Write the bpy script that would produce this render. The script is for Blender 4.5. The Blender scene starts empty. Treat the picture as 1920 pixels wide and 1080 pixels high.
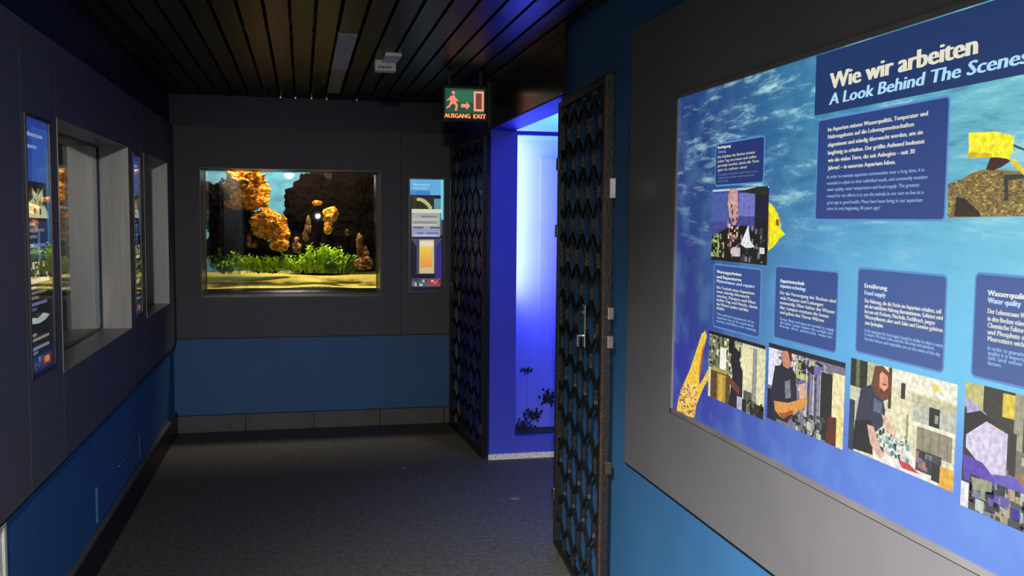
import bpy, math, random
from mathutils import Vector, Matrix, noise
random.seed(7)
SC = bpy.context.scene
COL = SC.collection
# ------------------------------------------------------------------ camera
EYE = 1.6
F_PX = 1730.9
RM = ((0.9751, -0.0088, -0.2215), (-0.0079, 0.9972, -0.0744), (0.2215, 0.0743, 0.9723))
a_, b_, c_ = -.223538, .0745082, .0085979
def _mm(A, B): return [[sum(A[i][k]*B[k][j] for k in range(3)) for j in range(3)] for i in range(3)]
RM = _mm(_mm([[math.cos(c_), -math.sin(c_), 0], [math.sin(c_), math.cos(c_), 0], [0, 0, 1]],
             [[1, 0, 0], [0, math.cos(b_), -math.sin(b_)], [0, math.sin(b_), math.cos(b_)]]),
         [[math.cos(a_), 0, math.sin(a_)], [0, 1, 0], [-math.sin(a_), 0, math.cos(a_)]])
cam_d = bpy.data.cameras.new('camera'); cam = bpy.data.objects.new('camera', cam_d); COL.objects.link(cam)
cam_d.sensor_width = 36; cam_d.lens = F_PX/1920*36; cam_d.clip_start = .02
rx, ry, rz = [Vector((r[0], r[2], -r[1])) for r in RM]
m = Matrix((rx, -ry, -rz)).transposed().to_4x4(); m.translation = (0, 0, EYE)
cam.matrix_world = m
SC.camera = cam
# ------------------------------------------------------------------ world, view, lights
SC.view_settings.view_transform = 'Standard'; SC.view_settings.look = 'None'
SC.view_settings.gamma = 1; SC.view_settings.exposure = 0; SC.view_settings.use_curve_mapping = False
W = bpy.data.worlds.new('world'); SC.world = W; W.use_nodes = True
W.node_tree.nodes['Background'].inputs[0].default_value = (.4, .5, .7, 1)
W.node_tree.nodes['Background'].inputs[1].default_value = .0
def light(name, kind, loc, target, energy, color=(1, 1, 1), size=.1, size_y=None, spot=None, blend=1):
    d = bpy.data.lights.new(name, kind); d.energy = energy; d.color = color
    if kind == 'AREA':
        d.size = size
        if size_y: d.shape = 'RECTANGLE'; d.size_y = size_y
    else: d.shadow_soft_size = size
    if spot: d.spot_size = math.radians(spot); d.spot_blend = blend
    o = bpy.data.objects.new(name, d); COL.objects.link(o); o.location = loc
    if target is not None:
        o.rotation_euler = (Vector(target)-Vector(loc)).to_track_quat('-Z', 'Y').to_euler()
    return o
# hand-held photographer's flash beside the lens, and the downlight of the hall behind the camera
light('camera_flash', 'POINT', (.24, -.06, 1.62), None, 13, (1, .98, .95), .03)
light('hall_downlight', 'SPOT', (-.45, -.5, 2.3), (1.05, 1.25, -.15), 2350, (1, .97, .94), .05, spot=80, blend=1)
light('hall_downlight', 'SPOT', (-.2, -.9, 2.3), (0, 2.1, 0), 430, (1, .97, .93), .05, spot=92, blend=1)  # second downlight, added to raise the general light of the room
# blue lamp in the ceiling of the side passage
pl_ = light('passage_lamp', 'AREA', (1.75, 4.9, 2.35), (1.45, 5.93, 1.0), 3.4, (.13, .21, 1), .4, .4); pl_.data.spread = math.radians(110)

# ------------------------------------------------------------------ helpers
def s2l(c):
    return tuple(((x/255)/12.92 if x/255 <= .04045 else ((x/255+.055)/1.055)**2.4) for x in c[:3])
def at_x(px, py, X):
    r = ray(px, py); t = X/r[0]; return (X, r[2]*t, EYE-r[1]*t)
def at_y(px, py, Y):
    r = ray(px, py); t = Y/r[2]; return (r[0]*t, Y, EYE-r[1]*t)
def ray(px, py):
    v = ((px-960)/F_PX, (py-540)/F_PX, 1)
    return [sum(RM[k][i]*v[k] for k in range(3)) for i in range(3)]
OFF = {}
class MB:
    """collects geometry in world coordinates"""
    def __init__(s): s.v = []; s.f = []; s.c = []; s.sm = False
    def quad(s, pts, col=None):
        n = len(s.v); s.v += [tuple(p) for p in pts]; s.f.append(tuple(range(n, n+len(pts)))); s.c.append(col)
    def mesh(s, vs, fs, col=None):
        n = len(s.v); s.v += [tuple(p) for p in vs]
        for f in fs: s.f.append(tuple(i+n for i in f)); s.c.append(col)
    def box(s, x0, x1, y0, y1, z0, z1, col=None, bev=0):
        x0, x1 = sorted((x0, x1)); y0, y1 = sorted((y0, y1)); z0, z1 = sorted((z0, z1))
        if bev:
            b = min(bev, (x1-x0)/2.01, (y1-y0)/2.01, (z1-z0)/2.01)
            import bmesh
            bm = bmesh.new(); bmesh.ops.create_cube(bm, size=1)
            for v in bm.verts: v.co = ((x0+x1)/2+v.co.x*(x1-x0), (y0+y1)/2+v.co.y*(y1-y0), (z0+z1)/2+v.co.z*(z1-z0))
            bmesh.ops.bevel(bm, geom=bm.edges[:], offset=b, segments=2, affect='EDGES', profile=.5)
            bm.verts.ensure_lookup_table(); bm.verts.index_update()
            s.mesh([tuple(v.co) for v in bm.verts], [[v.index for v in f.verts] for f in bm.faces], col); bm.free(); return
        s.mesh([(x0, y0, z0), (x1, y0, z0), (x1, y1, z0), (x0, y1, z0), (x0, y0, z1), (x1, y0, z1), (x1, y1, z1), (x0, y1, z1)],
               [(0, 3, 2, 1), (4, 5, 6, 7), (0, 1, 5, 4), (1, 2, 6, 5), (2, 3, 7, 6), (3, 0, 4, 7)], col)
    def tube(s, p0, p1, r, n=12, r1=None, caps=True):
        p0, p1 = Vector(p0), Vector(p1); d = (p1-p0).normalized()
        a = d.orthogonal().normalized(); b = d.cross(a); r1 = r if r1 is None else r1
        vs = [tuple(p0+(a*math.cos(t)+b*math.sin(t))*r) for t in [2*math.pi*i/n for i in range(n)]]
        vs += [tuple(p1+(a*math.cos(t)+b*math.sin(t))*r1) for t in [2*math.pi*i/n for i in range(n)]]
        fs = [(i, (i+1) % n, n+(i+1) % n, n+i) for i in range(n)]
        if caps: fs += [tuple(range(n))[::-1], tuple(range(n, 2*n))]
        s.mesh(vs, fs)
    def build(s, name, mat, parent=None, smooth=False, local=False):
        if parent is not None: off = OFF[parent]
        elif local: off = Vector((0, 0, 0))
        else:
            xs = [v[0] for v in s.v]; ys = [v[1] for v in s.v]; zs = [v[2] for v in s.v]
            off = Vector(((min(xs)+max(xs))/2, (min(ys)+max(ys))/2, min(zs)))
        me = bpy.data.meshes.new(name)
        me.from_pydata([(v[0]-off[0], v[1]-off[1], v[2]-off[2]) for v in s.v], [], s.f)
        if any(c is not None for c in s.c):
            at = me.color_attributes.new('Col', 'FLOAT_COLOR', 'CORNER'); k = 0; buf = []
            for p, c in zip(me.polygons, s.c):
                l = s2l(c or (0, 0, 0))
                for _ in range(p.loop_total): buf += [l[0], l[1], l[2], 1]
            at.data.foreach_set('color', buf)
        if smooth: me.polygons.foreach_set('use_smooth', [True]*len(me.polygons))
        for mt in (mat if isinstance(mat, (list, tuple)) else [mat]): me.materials.append(mt)
        o = bpy.data.objects.new(name, me); COL.objects.link(o); OFF[o] = off
        if parent is not None: o.parent = parent
        else: o.location = off
        return o
def tag(o, label, cat, group=None, kind=None):
    o['label'] = label; o['category'] = cat
    if group: o['group'] = group
    if kind: o['kind'] = kind
    return o
def thing(name, loc, label, cat, group=None, kind=None, rz=0, local=False):
    o = bpy.data.objects.new(name, None); COL.objects.link(o); o.location = loc; o.rotation_euler = (0, 0, rz)
    o.empty_display_size = .1
    OFF[o] = Vector((0, 0, 0)) if local else Vector(loc)
    return tag(o, label, cat, group, kind)

# ------------------------------------------------------------------ materials
MATS = {}
def mat(name, color=(128, 128, 128), rough=.6, metal=0, spec=.5, nscale=None, namt=.15, bump=0, bscale=60, coat=0, stretch=None):
    m = bpy.data.materials.new(name); m.use_nodes = True; nt = m.node_tree; b = nt.nodes['Principled BSDF']
    c = s2l(color); b.inputs['Base Color'].default_value = (*c, 1)
    b.inputs['Roughness'].default_value = rough; b.inputs['Metallic'].default_value = metal
    b.inputs['Specular IOR Level'].default_value = spec
    if coat: b.inputs['Coat Weight'].default_value = coat; b.inputs['Coat Roughness'].default_value = .12
    geo = nt.nodes.new('ShaderNodeNewGeometry'); mp = nt.nodes.new('ShaderNodeMapping'); nt.links.new(geo.outputs['Position'], mp.inputs[0])
    if stretch: mp.inputs['Scale'].default_value = stretch
    n = nt.nodes.new('ShaderNodeTexNoise'); n.inputs['Scale'].default_value = nscale or 6; n.inputs['Detail'].default_value = 5
    nt.links.new(mp.outputs[0], n.inputs['Vector'])
    r = nt.nodes.new('ShaderNodeValToRGB'); nt.links.new(n.outputs[0], r.inputs[0])
    r.color_ramp.elements[0].position = .3; r.color_ramp.elements[1].position = .7
    r.color_ramp.elements[0].color = (*[x*(1-namt) for x in c], 1); r.color_ramp.elements[1].color = (*[min(1, x*(1+namt)) for x in c], 1)
    nt.links.new(r.outputs[0], b.inputs['Base Color'])
    if bump:
        n2 = nt.nodes.new('ShaderNodeTexNoise'); n2.inputs['Scale'].default_value = bscale; n2.inputs['Detail'].default_value = 4
        nt.links.new(mp.outputs[0], n2.inputs['Vector'])
        bp = nt.nodes.new('ShaderNodeBump'); bp.inputs['Strength'].default_value = bump; bp.inputs['Distance'].default_value = .01
        nt.links.new(n2.outputs[0], bp.inputs['Height']); nt.links.new(bp.outputs[0], b.inputs['Normal'])
    MATS[name] = m; return m
def emis(name, color, strength):
    m = bpy.data.materials.new(name); m.use_nodes = True; b = m.node_tree.nodes['Principled BSDF']
    c = s2l(color); b.inputs['Base Color'].default_value = (*[x*.3 for x in c], 1)
    b.inputs['Emission Color'].default_value = (*c, 1); b.inputs['Emission Strength'].default_value = strength
    return m
def print_mat(name, strength=1.0, jitter=0):
    """ink on a backlit film: colour comes from the printed colour attribute"""
    m = bpy.data.materials.new(name); m.use_nodes = True; nt = m.node_tree; b = nt.nodes['Principled BSDF']
    a = nt.nodes.new('ShaderNodeVertexColor'); a.layer_name = 'Col'
    src = a.outputs[0]
    if jitter:
        geo = nt.nodes.new('ShaderNodeNewGeometry')
        n = nt.nodes.new('ShaderNodeTexNoise'); n.inputs['Scale'].default_value = 90; n.inputs['Detail'].default_value = 3
        nt.links.new(geo.outputs['Position'], n.inputs['Vector'])
        mr = nt.nodes.new('ShaderNodeMapRange'); mr.inputs[1].default_value = .35; mr.inputs[2].default_value = .65
        mr.inputs[3].default_value = 1-jitter; mr.inputs[4].default_value = 1+jitter
        nt.links.new(n.outputs[0], mr.inputs[0])
        vm = nt.nodes.new('ShaderNodeVectorMath'); vm.operation = 'SCALE'
        nt.links.new(src, vm.inputs[0]); nt.links.new(mr.outputs[0], vm.inputs['Scale']); src = vm.outputs[0]
    b.inputs['Base Color'].default_value = (.02, .02, .02, 1); b.inputs['Roughness'].default_value = .3
    b.inputs['Specular IOR Level'].default_value = .25
    nt.links.new(src, b.inputs['Emission Color']); b.inputs['Emission Strength'].default_value = strength
    return m
def glass_mat(name, tint=(1, 1, 1), refl=1.0):
    m = bpy.data.materials.new(name); m.use_nodes = True; nt = m.node_tree; nt.nodes.clear()
    o = nt.nodes.new('ShaderNodeOutputMaterial'); mix = nt.nodes.new('ShaderNodeMixShader')
    t = nt.nodes.new('ShaderNodeBsdfTransparent'); t.inputs[0].default_value = (*tint, 1)
    g = nt.nodes.new('ShaderNodeBsdfGlossy'); g.inputs['Roughness'].default_value = .015; g.inputs[0].default_value = (refl, refl, refl, 1)
    fr = nt.nodes.new('ShaderNodeFresnel'); fr.inputs[0].default_value = 1.5
    gb = nt.nodes.new('ShaderNodeNewGeometry'); ir = nt.nodes.new('ShaderNodeMapRange')
    ir.inputs[3].default_value = 1.5; ir.inputs[4].default_value = 1/1.5   # same reflectance on both faces of the thin pane
    nt.links.new(gb.outputs['Backfacing'], ir.inputs[0]); nt.links.new(ir.outputs[0], fr.inputs[0])
    nt.links.new(fr.outputs[0], mix.inputs[0]); nt.links.new(t.outputs[0], mix.inputs[1]); nt.links.new(g.outputs[0], mix.inputs[2])
    nt.links.new(mix.outputs[0], o.inputs[0]); return m
M_panel = mat('grey_lacquered_cladding', (93, 92, 95), .5, spec=.2, nscale=2.5, namt=.06)
M_blue = mat('blue_wall_paint', (48, 98, 142), .55, nscale=3, namt=.08, bump=.05, bscale=120)
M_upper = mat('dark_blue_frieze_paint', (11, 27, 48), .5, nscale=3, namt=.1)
M_dark = mat('black_backing', (10, 11, 12), .5)
M_ceil = mat('black_lacquered_slats', (26, 27, 20), .36, spec=.2, nscale=8, namt=.25, stretch=(1, .2, 1))
M_floor = mat('dark_speckled_floor', (84, 81, 73), .72, spec=.25, nscale=35, namt=.35, bump=.25, bscale=160)
M_tile = mat('grey_skirting_tile', (92, 88, 78), .5, nscale=9, namt=.18, bump=.1)
M_shadetile = mat('shadow_dark_skirting', (24, 24, 22), .4, nscale=9, namt=.2)  # left skirting lies in shadow; that shade is put into its colour
M_stone = mat('beige_terrazzo', (240, 226, 210), .6, nscale=60, namt=.35, bump=.1)
M_cream = mat('cream_edge_strip', (225, 222, 200), .5)
M_steel = mat('brushed_steel', (158, 156, 152), .42, metal=.75, nscale=4, namt=.12, stretch=(12, 12, .6))
M_steel2 = mat('dull_dark_steel', (84, 82, 80), .36, metal=.85, nscale=4, namt=.12, stretch=(12, 12, .6))
M_frame = mat('dark_steel_frame', (95, 92, 90), .35, metal=.8, nscale=20, namt=.1)
M_iron = mat('black_wrought_iron', (20, 19, 17), .42, metal=.3, spec=.6, nscale=30, namt=.4, bump=.2, bscale=80)
M_rust = mat('brown_painted_steel', (62, 44, 34), .4, metal=.4, nscale=30, namt=.35)
M_bolt = mat('zinc_bolt', (100, 98, 92), .4, metal=1)
M_chrome = mat('chrome_plate', (215, 212, 205), .22, metal=1)
M_passage = mat('blue_light_tinted_paint', (70, 78, 200), .5, nscale=3, namt=.06)  # wall blue with the tint of the passage's blue light put in
M_white = mat('grey_plastic', (232, 228, 214), .5, nscale=10, namt=.05)
M_black = mat('tank_black_liner', (7, 6, 5), .7)
M_blackgloss = mat('dark_reflection_gloss', (14, 13, 8), .15)
M_rubber = mat('black_silicone', (8, 8, 8), .4)
def rocky(name, cols, scale):
    m = mat(name, cols[1], .9, spec=.15, bump=1.0, bscale=70); nt = m.node_tree
    r = [n for n in nt.nodes if n.type == 'VALTORGB'][0]; n = [n for n in nt.nodes if n.type == 'TEX_NOISE'][0]
    n.inputs['Scale'].default_value = scale; n.inputs['Detail'].default_value = 8; n.inputs['Roughness'].default_value = .72
    cr = r.color_ramp; cr.elements[0].position = .38; cr.elements[1].position = .62
    cr.elements[0].color = (*s2l(cols[0]), 1); cr.elements[1].color = (*s2l(cols[2]), 1)
    e = cr.elements.new(.49); e.color = (*s2l(cols[1]), 1); return m
M_orange = rocky('orange_coral_rock', ((74, 34, 4), (216, 130, 18), (255, 206, 84)), 26)  # noise ramp also carries the rock's highlights and shadows as colour
M_brown = rocky('brown_rock', ((30, 16, 8), (104, 66, 34), (190, 150, 96)), 30)
M_darkrock = mat('dark_rock', (13, 7, 5), .95, spec=.05, nscale=10, namt=.5, bump=.8, bscale=30)
M_sand = mat('yellow_sand', (214, 190, 84), .9, nscale=50, namt=.35, bump=.5, bscale=150)
M_leaf = mat('bright_green_leaf', (186, 222, 24), .6, nscale=25, namt=.35)
M_leaf2 = mat('dark_green_leaf', (96, 140, 18), .6, nscale=25, namt=.4)
M_backblue = mat('pale_blue_backdrop', (84, 150, 186), .8, nscale=7, namt=.35, stretch=(1, 1, 1.6))
M_glass = glass_mat('aquarium_glass')
M_acryl = mat('blue_diffusing_acrylic', (120, 132, 250), .6, spec=.2, nscale=4, namt=.04)
M_print = print_mat('backlit_print', 1.0)
M_photo = print_mat('backlit_photograph', 1.0, .22)
M_seaweed = mat('dark_seaweed', (20, 20, 40), .8)

# ------------------------------------------------------------------ text
FC = {}
def glyphs(s, bold=0):
    k = (s, bold)
    if k in FC: return FC[k]
    cu = bpy.data.curves.new('t', 'FONT'); cu.body = s; cu.resolution_u = 2; cu.offset = bold; cu.fill_mode = 'BOTH'
    o = bpy.data.objects.new('t', cu); COL.objects.link(o)
    dg = bpy.context.evaluated_depsgraph_get(); dg.update()
    me = bpy.data.meshes.new_from_object(o.evaluated_get(dg))
    vs = [(v.co.x, v.co.y) for v in me.vertices]; fs = [tuple(p.vertices) for p in me.polygons]
    bpy.data.objects.remove(o); bpy.data.curves.remove(cu); bpy.data.meshes.remove(me)
    x0 = min(v[0] for v in vs); x1 = max(v[0] for v in vs)
    FC[k] = ([((x-x0)/(x1-x0), y/.7) for x, y in vs], fs); return FC[k]

class Plane:
    """a wall plane: u runs to the right as you face it, v is height; layers step towards the room"""
    def __init__(s, side, c): s.side = side; s.c = c
    def px(s, x, y):
        if s.side == 'right': p = at_x(x, y, s.c); return (-p[1], p[2])
        if s.side == 'left': p = at_x(x, y, s.c); return (p[1], p[2])
        p = at_y(x, y, s.c); return (p[0], p[2])
    def w(s, u, v, k=0):
        if s.side == 'right': return (s.c-k*.0004, -u, v)
        if s.side == 'left': return (s.c+k*.0004, u, v)
        return (u, s.c-k*.0004, v)
class Print(MB):
    def __init__(s, pl): super().__init__(); s.pl = pl
    def poly(s, uv, col, k):
        s.quad([s.pl.w(u, v, k) for u, v in uv], col)
    def ppx(s, pts, col, k): s.poly([s.pl.px(*p) for p in pts], col, k)
    def rect(s, u0, u1, v0, v1, col, k, r=0):
        if r:
            pts = []
            for cx, cy, a0 in ((u1-r, v1-r, 0), (u0+r, v1-r, 90), (u0+r, v0+r, 180), (u1-r, v0+r, 270)):
                for i in range(5):
                    a = math.radians(a0+i*22.5); pts.append((cx+r*math.cos(a), cy+r*math.sin(a)))
            s.poly(pts, col, k)
        else: s.poly([(u0, v0), (u1, v0), (u1, v1), (u0, v1)], col, k)
    def text(s, t, u, v, width, cap, col, k, bold=0, shear=0):
        vs, fs = glyphs(t)
        n = 1 if not bold else 3      # bold weights are struck three times, side by side
        for i in range(n):
            du = (i-(n-1)/2)*bold*cap*1.15
            s.mesh([s.pl.w(u+x*width+y*cap*shear+du, v+y*cap, k+i*.12) for x, y in vs], fs, col)
    def speckle(s, u0, u1, v0, v1, n, cols, sz, k):
        for i in range(n):
            u = random.uniform(u0, u1); v = random.uniform(v0, v1)
            a = random.uniform(.4, 1.3)*sz; b = random.uniform(.4, 1.3)*sz
            ua, ub, va, vb = max(u0, u-a), min(u1, u+a), max(v0, v-b), min(v1, v+b)
            if ub-ua > 1e-4 and vb-va > 1e-4: s.rect(ua, ub, va, vb, random.choice(cols), k+(i % 5)*.1)

# ------------------------------------------------------------------ room shell
XL, XR, YB, ZC = -.905, 1.2, 7.1, 2.48
def holes_wall(mb, put, u0, u1, v0, v1, holes):
    """put(u0,u1,v0,v1) is called for every piece of a wall around its openings"""
    us = sorted({u0, u1, *[h[0] for h in holes], *[h[1] for h in holes]})
    for a, b in zip(us, us[1:]):
        cut = sorted([(h[2], h[3]) for h in holes if h[0] <= a+1e-6 and h[1] >= b-1e-6])
        z = v0
        for c, d in cut: put(a, b, z, c); z = d
        put(a, b, z, v1)
def struct(mb, name, m, label, cat, **k):
    return tag(mb.build(name, m, **k), label, cat, kind='structure')
WIN1 = (3.83, 5.30, .99, 1.97); WIN2 = (5.80, 6.765, .99, 1.97)
SIG1 = (3.405, 3.725, 1.035, 1.945); SIG2 = (5.44, 5.66, 1.035, 1.945)
AQ = (-.726, .583, 1.003, 1.955); SIGB = (.795, 1.078, 1.03, 1.91)
mb = MB(); mb.box(-1.6, 3.2, -2.6, 7.5, -.1, 0); struct(mb, 'floor', M_floor, 'dark grey speckled floor of the dim aquarium room', 'floor')
# left wall
mb = MB()
holes_wall(mb, lambda a, b, c, d: mb.box(-1.10, XL-.026, a, b, c, d), 3.139, 7.3, 0, 2.25, [WIN1, WIN2])
struct(mb, 'wall_left', M_blue, 'blue painted left wall below the aquarium windows', 'wall')
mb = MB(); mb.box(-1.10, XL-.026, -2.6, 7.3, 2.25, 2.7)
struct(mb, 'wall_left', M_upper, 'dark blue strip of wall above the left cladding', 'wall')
mb = MB(); mb.box(-1.10, XL-.024, -2.6, 3.133, 0, 2.25)
struct(mb, 'wall_left', M_stone, 'bright beige speckled stone wall at the lower left corner', 'wall')
mb = MB(); mb.box(XL-.03, XL-.016, 3.118, 3.14, 0, .645)
struct(mb, 'trim_1', M_cream, 'thin cream strip edging the beige stone wall', 'wall trim')
# back wall
mb = MB(); holes_wall(mb, lambda a, b, c, d: mb.box(a, b, YB+.025, YB+.28, c, d), XL-.2, 1.6, 0, 2.25, [AQ])
struct(mb, 'wall_back', M_blue, 'blue painted back wall below the lit aquarium', 'wall')
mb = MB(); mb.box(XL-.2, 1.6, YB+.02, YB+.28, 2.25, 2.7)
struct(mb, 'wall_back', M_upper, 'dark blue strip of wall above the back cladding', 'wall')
# right wall: near part, far part, header above the passage opening
mb = MB(); mb.box(XR+.022, XR+.17, -2.6, 4.33, 0, 2.7)
struct(mb, 'wall_right', M_blue, 'blue painted right wall behind the near gate leaf', 'wall')
mb = MB(); mb.box(XR, XR+.17, 5.93, 7.14, 0, 2.7)
struct(mb, 'wall_right', M_passage, 'short violet blue wall end between passage and back wall', 'wall')
mb = MB(); mb.box(XR, XR+.17, 4.33, 5.93, 2.18, 2.7)
M_header = mat('glossy_dark_header', (28, 26, 24), .2, spec=.5)
struct(mb, 'wall_right', M_passage, 'header spanning above the blue lit passage opening', 'wall')
mb = MB(); mb.box(XR-.004, XR-.0005, 4.2, 5.93, 2.19, 2.478)
struct(mb, 'trim_2', M_header, 'dark glossy fascia above the blue passage, reflecting the exit sign', 'wall trim')
mb = MB(); mb.box(XR-.03, XR-.001, 5.93, 5.99, 2.19, 2.478)
struct(mb, 'trim_3', M_dark, 'black upright at the ceiling right of the exit sign', 'wall trim')
# wall behind the camera
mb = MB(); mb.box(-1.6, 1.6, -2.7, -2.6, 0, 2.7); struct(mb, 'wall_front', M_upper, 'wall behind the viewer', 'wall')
# side passage
mb = MB(); mb.box(1.37, 2.9, 3.7, 3.8, 0, 2.7); struct(mb, 'wall_passage', M_passage, 'near side wall of the blue passage', 'wall')
mb = MB(); mb.box(2.8, 2.9, 3.8, 6.6, 0, 2.7); struct(mb, 'wall_passage', M_passage, 'far end wall of the blue passage', 'wall')
mb = MB(); mb.box(1.37, 2.8, 5.93, 5.99, .0, .145); mb.box(2.35, 2.8, 5.93, 6.6, .145, 2.7); mb.box(1.37, 2.8, 6.6, 6.7, 0, 2.7)
struct(mb, 'wall_passage', M_passage, 'violet blue ledge wall under the glowing light tank', 'wall')
# skirtings
mb = MB()
for i in range(5):
    x0 = XL-.02+i*.50; mb.box(x0+.002, min(x0+.498, XR), YB-.012, YB+.028, 0, .126, bev=.003)
struct(mb, 'baseboard_back', M_tile, 'grey brown tile skirting along the back wall', 'baseboard')
mb = MB(); mb.box(XL-.03, XL, 3.1, YB-.012, 0, .15)
struct(mb, 'baseboard_left', M_shadetile, 'skirting along the left wall, coloured black for its shadow', 'baseboard')
mb = MB(); mb.box(XL-.03, XL-.004, 3.14, YB-.012, .15, .162)
struct(mb, 'trim_4', M_tile, 'lighter top edge of the shadow-dark left skirting', 'wall trim')
mb = MB(); mb.box(XR-.006, 2.8, 5.915, 5.93, 0, .038)
struct(mb, 'baseboard_passage', M_stone, 'pale beige kerb strip at the foot of the blue passage', 'baseboard')
# ceiling slats
mb = MB(); mb.box(-1.2, 3.2, -2.6, 7.5, 2.6, 2.7)
g = .063
for k in range(-9, 11):
    c0 = g+k*.1075
    a, b = c0+.008, c0+.1075-.008
    a = max(a, XL-.02); b = min(b, XR)
    if b-a < .02: continue
    if k == 1: mb.box(a, b, -2.6, 4.56, ZC, ZC+.014); mb.box(a, b, 6.69, YB+.02, ZC, ZC+.014)
    else: mb.box(a, b, -2.6, YB+.02, ZC, ZC+.014)
for yy in (2.2, 3.45, 4.7, 5.95): mb.box(XL, XR, yy, yy+.03, ZC+.02, ZC+.05)
for k in range(5): mb.box(1.38+k*.28, 1.38+k*.28+.25, 3.8, 5.93, 2.56, 2.575)
struct(mb, 'ceiling', M_ceil, 'black slatted ceiling with long slats running away', 'ceiling')

# ------------------------------------------------------------------ cladding panels
def clad(side, u0, u1, v0, v1, holes, label):
    mb = MB(); back = MB()
    if side == 'left': put = lambda a, b, c, d: mb.box(XL-.020, XL, a, b, c, d)
    elif side == 'back': put = lambda a, b, c, d: mb.box(a, b, YB, YB+.018, c, d)
    else: put = lambda a, b, c, d: mb.box(XR, XR+.018, a, b, c, d)
    holes_wall(mb, put, u0, u1, v0, v1, holes)
    tag(mb.build('cladding_panel', M_panel), label, 'wall panel', 'grey cladding panels')
clad('left', -2.5, 3.366, .655, 2.25, [], 'dark grey cladding panel nearest on the left, without any opening')
clad('left', 3.372, 3.826, .655, 2.25, [SIG1], 'narrow grey cladding panel around the tall sign at far left')
clad('left', 3.832, 5.37, .655, 2.25, [WIN1], 'grey cladding panel around the larger left aquarium window')
clad('left', 5.374, 5.72, .67, 2.25, [SIG2], 'narrow grey cladding panel between the two left windows')
clad('left', 5.724, YB-.001, .67, 2.25, [WIN2], 'grey cladding panel around the far left window by the corner')
clad('back', XL+.002, .734, .705, 2.25, [AQ], 'wide grey cladding panel around the lit back aquarium')
clad('back', .738, XR-.002, .705, 2.25, [SIGB], 'narrow grey cladding panel around the bright back sign')
LB = (.92, 2.866, .962, 2.008)
clad('right', -2.5, 3.306, .675, 2.3, [LB], 'large grey cladding panel around the big illuminated board')
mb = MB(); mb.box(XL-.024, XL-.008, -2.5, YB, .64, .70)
struct(mb, 'trim_5', M_dark, 'black backing edge under the left cladding', 'wall trim')
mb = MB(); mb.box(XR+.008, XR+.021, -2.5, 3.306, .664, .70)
struct(mb, 'trim_6', M_dark, 'black backing edge under the right cladding', 'wall trim')
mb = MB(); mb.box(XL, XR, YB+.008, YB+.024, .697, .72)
struct(mb, 'trim_7', M_dark, 'black backing edge under the back cladding', 'wall trim')

# ------------------------------------------------------------------ aquarium windows
def liner_x(mb, y0, y1, z0, z1, xa, xb, t=.004):
    mb.box(xa, xb, y0, y0+t, z0, z1); mb.box(xa, xb, y1-t, y1, z0, z1)
    mb.box(xa, xb, y0+t, y1-t, z0, z0+t); mb.box(xa, xb, y0+t, y1-t, z1-t, z1)
D = .147
def left_window(w, label):
    y0, y1, z0, z1 = w
    t = thing('aquarium_window', (XL-D/2, (y0+y1)/2, z0), label, 'aquarium', 'left wall aquarium windows')
    mb = MB(); liner_x(mb, y0+.001, y1-.001, z0+.001, z1-.001, XL-D, XL+.002); mb.build('steel_reveal', M_steel, t)
    mb = MB(); mb.box(XL-D-.012, XL-D-.002, y0+.002, y1-.002, z0+.002, z1-.002); mb.build('glass_pane', M_glass, t)
    mb = MB(); liner_x(mb, y0+.005, y1-.005, z0+.005, z1-.005, XL-D-.001, XL-D+.005, .007); mb.build('silicone_seal', M_rubber, t)
    mb = MB(); a, b, c, d = y0-.15, y1+.15, z0-.06, z1+.2; xa, xb = XL-D-.55, XL-D-.05
    mb.box(xa-.02, xa, a, b, c, d); mb.box(xa, xb, a-.02, a, c, d); mb.box(xa, xb, b, b+.02, c, d)
    mb.box(xa, xb, a, b, c-.02, c); mb.box(xa, xb, a, b, d, d+.02); mb.build('tank_shell', M_black, t)
left_window(WIN1, 'large aquarium window with steel reveal in the left wall')
left_window(WIN2, 'smaller aquarium window with steel reveal near the room corner')

# back aquarium
t = thing('aquarium', ((AQ[0]+AQ[1])/2, YB+.2, AQ[2]), 'brightly lit planted aquarium set in the back wall', 'aquarium')
x0, x1, z0, z1 = AQ; GD = .3
mb = MB(); T = .004
for ya, yb in ((YB-.002, YB+GD),):
    mb.box(x0, x0+T, ya, yb, z0, z1); mb.box(x1-T, x1, ya, yb, z0, z1); mb.box(x0+T, x1-T, ya, yb, z0, z0+T); mb.box(x0+T, x1-T, ya, yb, z1-T, z1)
mb.build('steel_reveal', M_steel2, t)
mb = MB(); mb.box(x0+.012, x1-.012, YB+GD+.0125, YB+GD+.018, z0+.004, 1.042); mb.build('reflection_strip', M_blackgloss, t)  # black plate added to imitate the dark reflection in the sill
mb = MB(); mb.box(x0+.002, x1-.002, YB+GD+.002, YB+GD+.012, z0+.002, z1-.002); mb.build('glass_pane', M_glass, t)
mb = MB(); yq = YB+GD-.004
for a, b, c, d in ((x0+.005, x0+.012, z0+.005, z1-.005), (x1-.012, x1-.005, z0+.005, z1-.005), (x0+.012, x1-.012, z0+.005, z0+.009), (x0+.012, x1-.012, z1-.009, z1-.005)): mb.box(a, b, yq, yq+.005, c, d)
mb.build('silicone_seal', M_rubber, t)
TX0, TX1, TY0, TY1, TZ0, TZ1 = -.85, .72, YB+GD+.02, 8.45, .93, 2.45
mb = MB()
mb.box(TX0-.02, TX0, TY0, TY1, TZ0, TZ1); mb.box(TX1, TX1+.02, TY0, TY1, TZ0, TZ1); mb.box(TX0, TX1, TY0, TY1, TZ0-.02, TZ0)
mb.box(TX0, TX1, TY0, TY1, TZ1, TZ1+.02); mb.box(TX0, TX1, TY1, TY1+.02, TZ0, TZ1)
mb.build('tank_shell', M_black, t)
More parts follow.
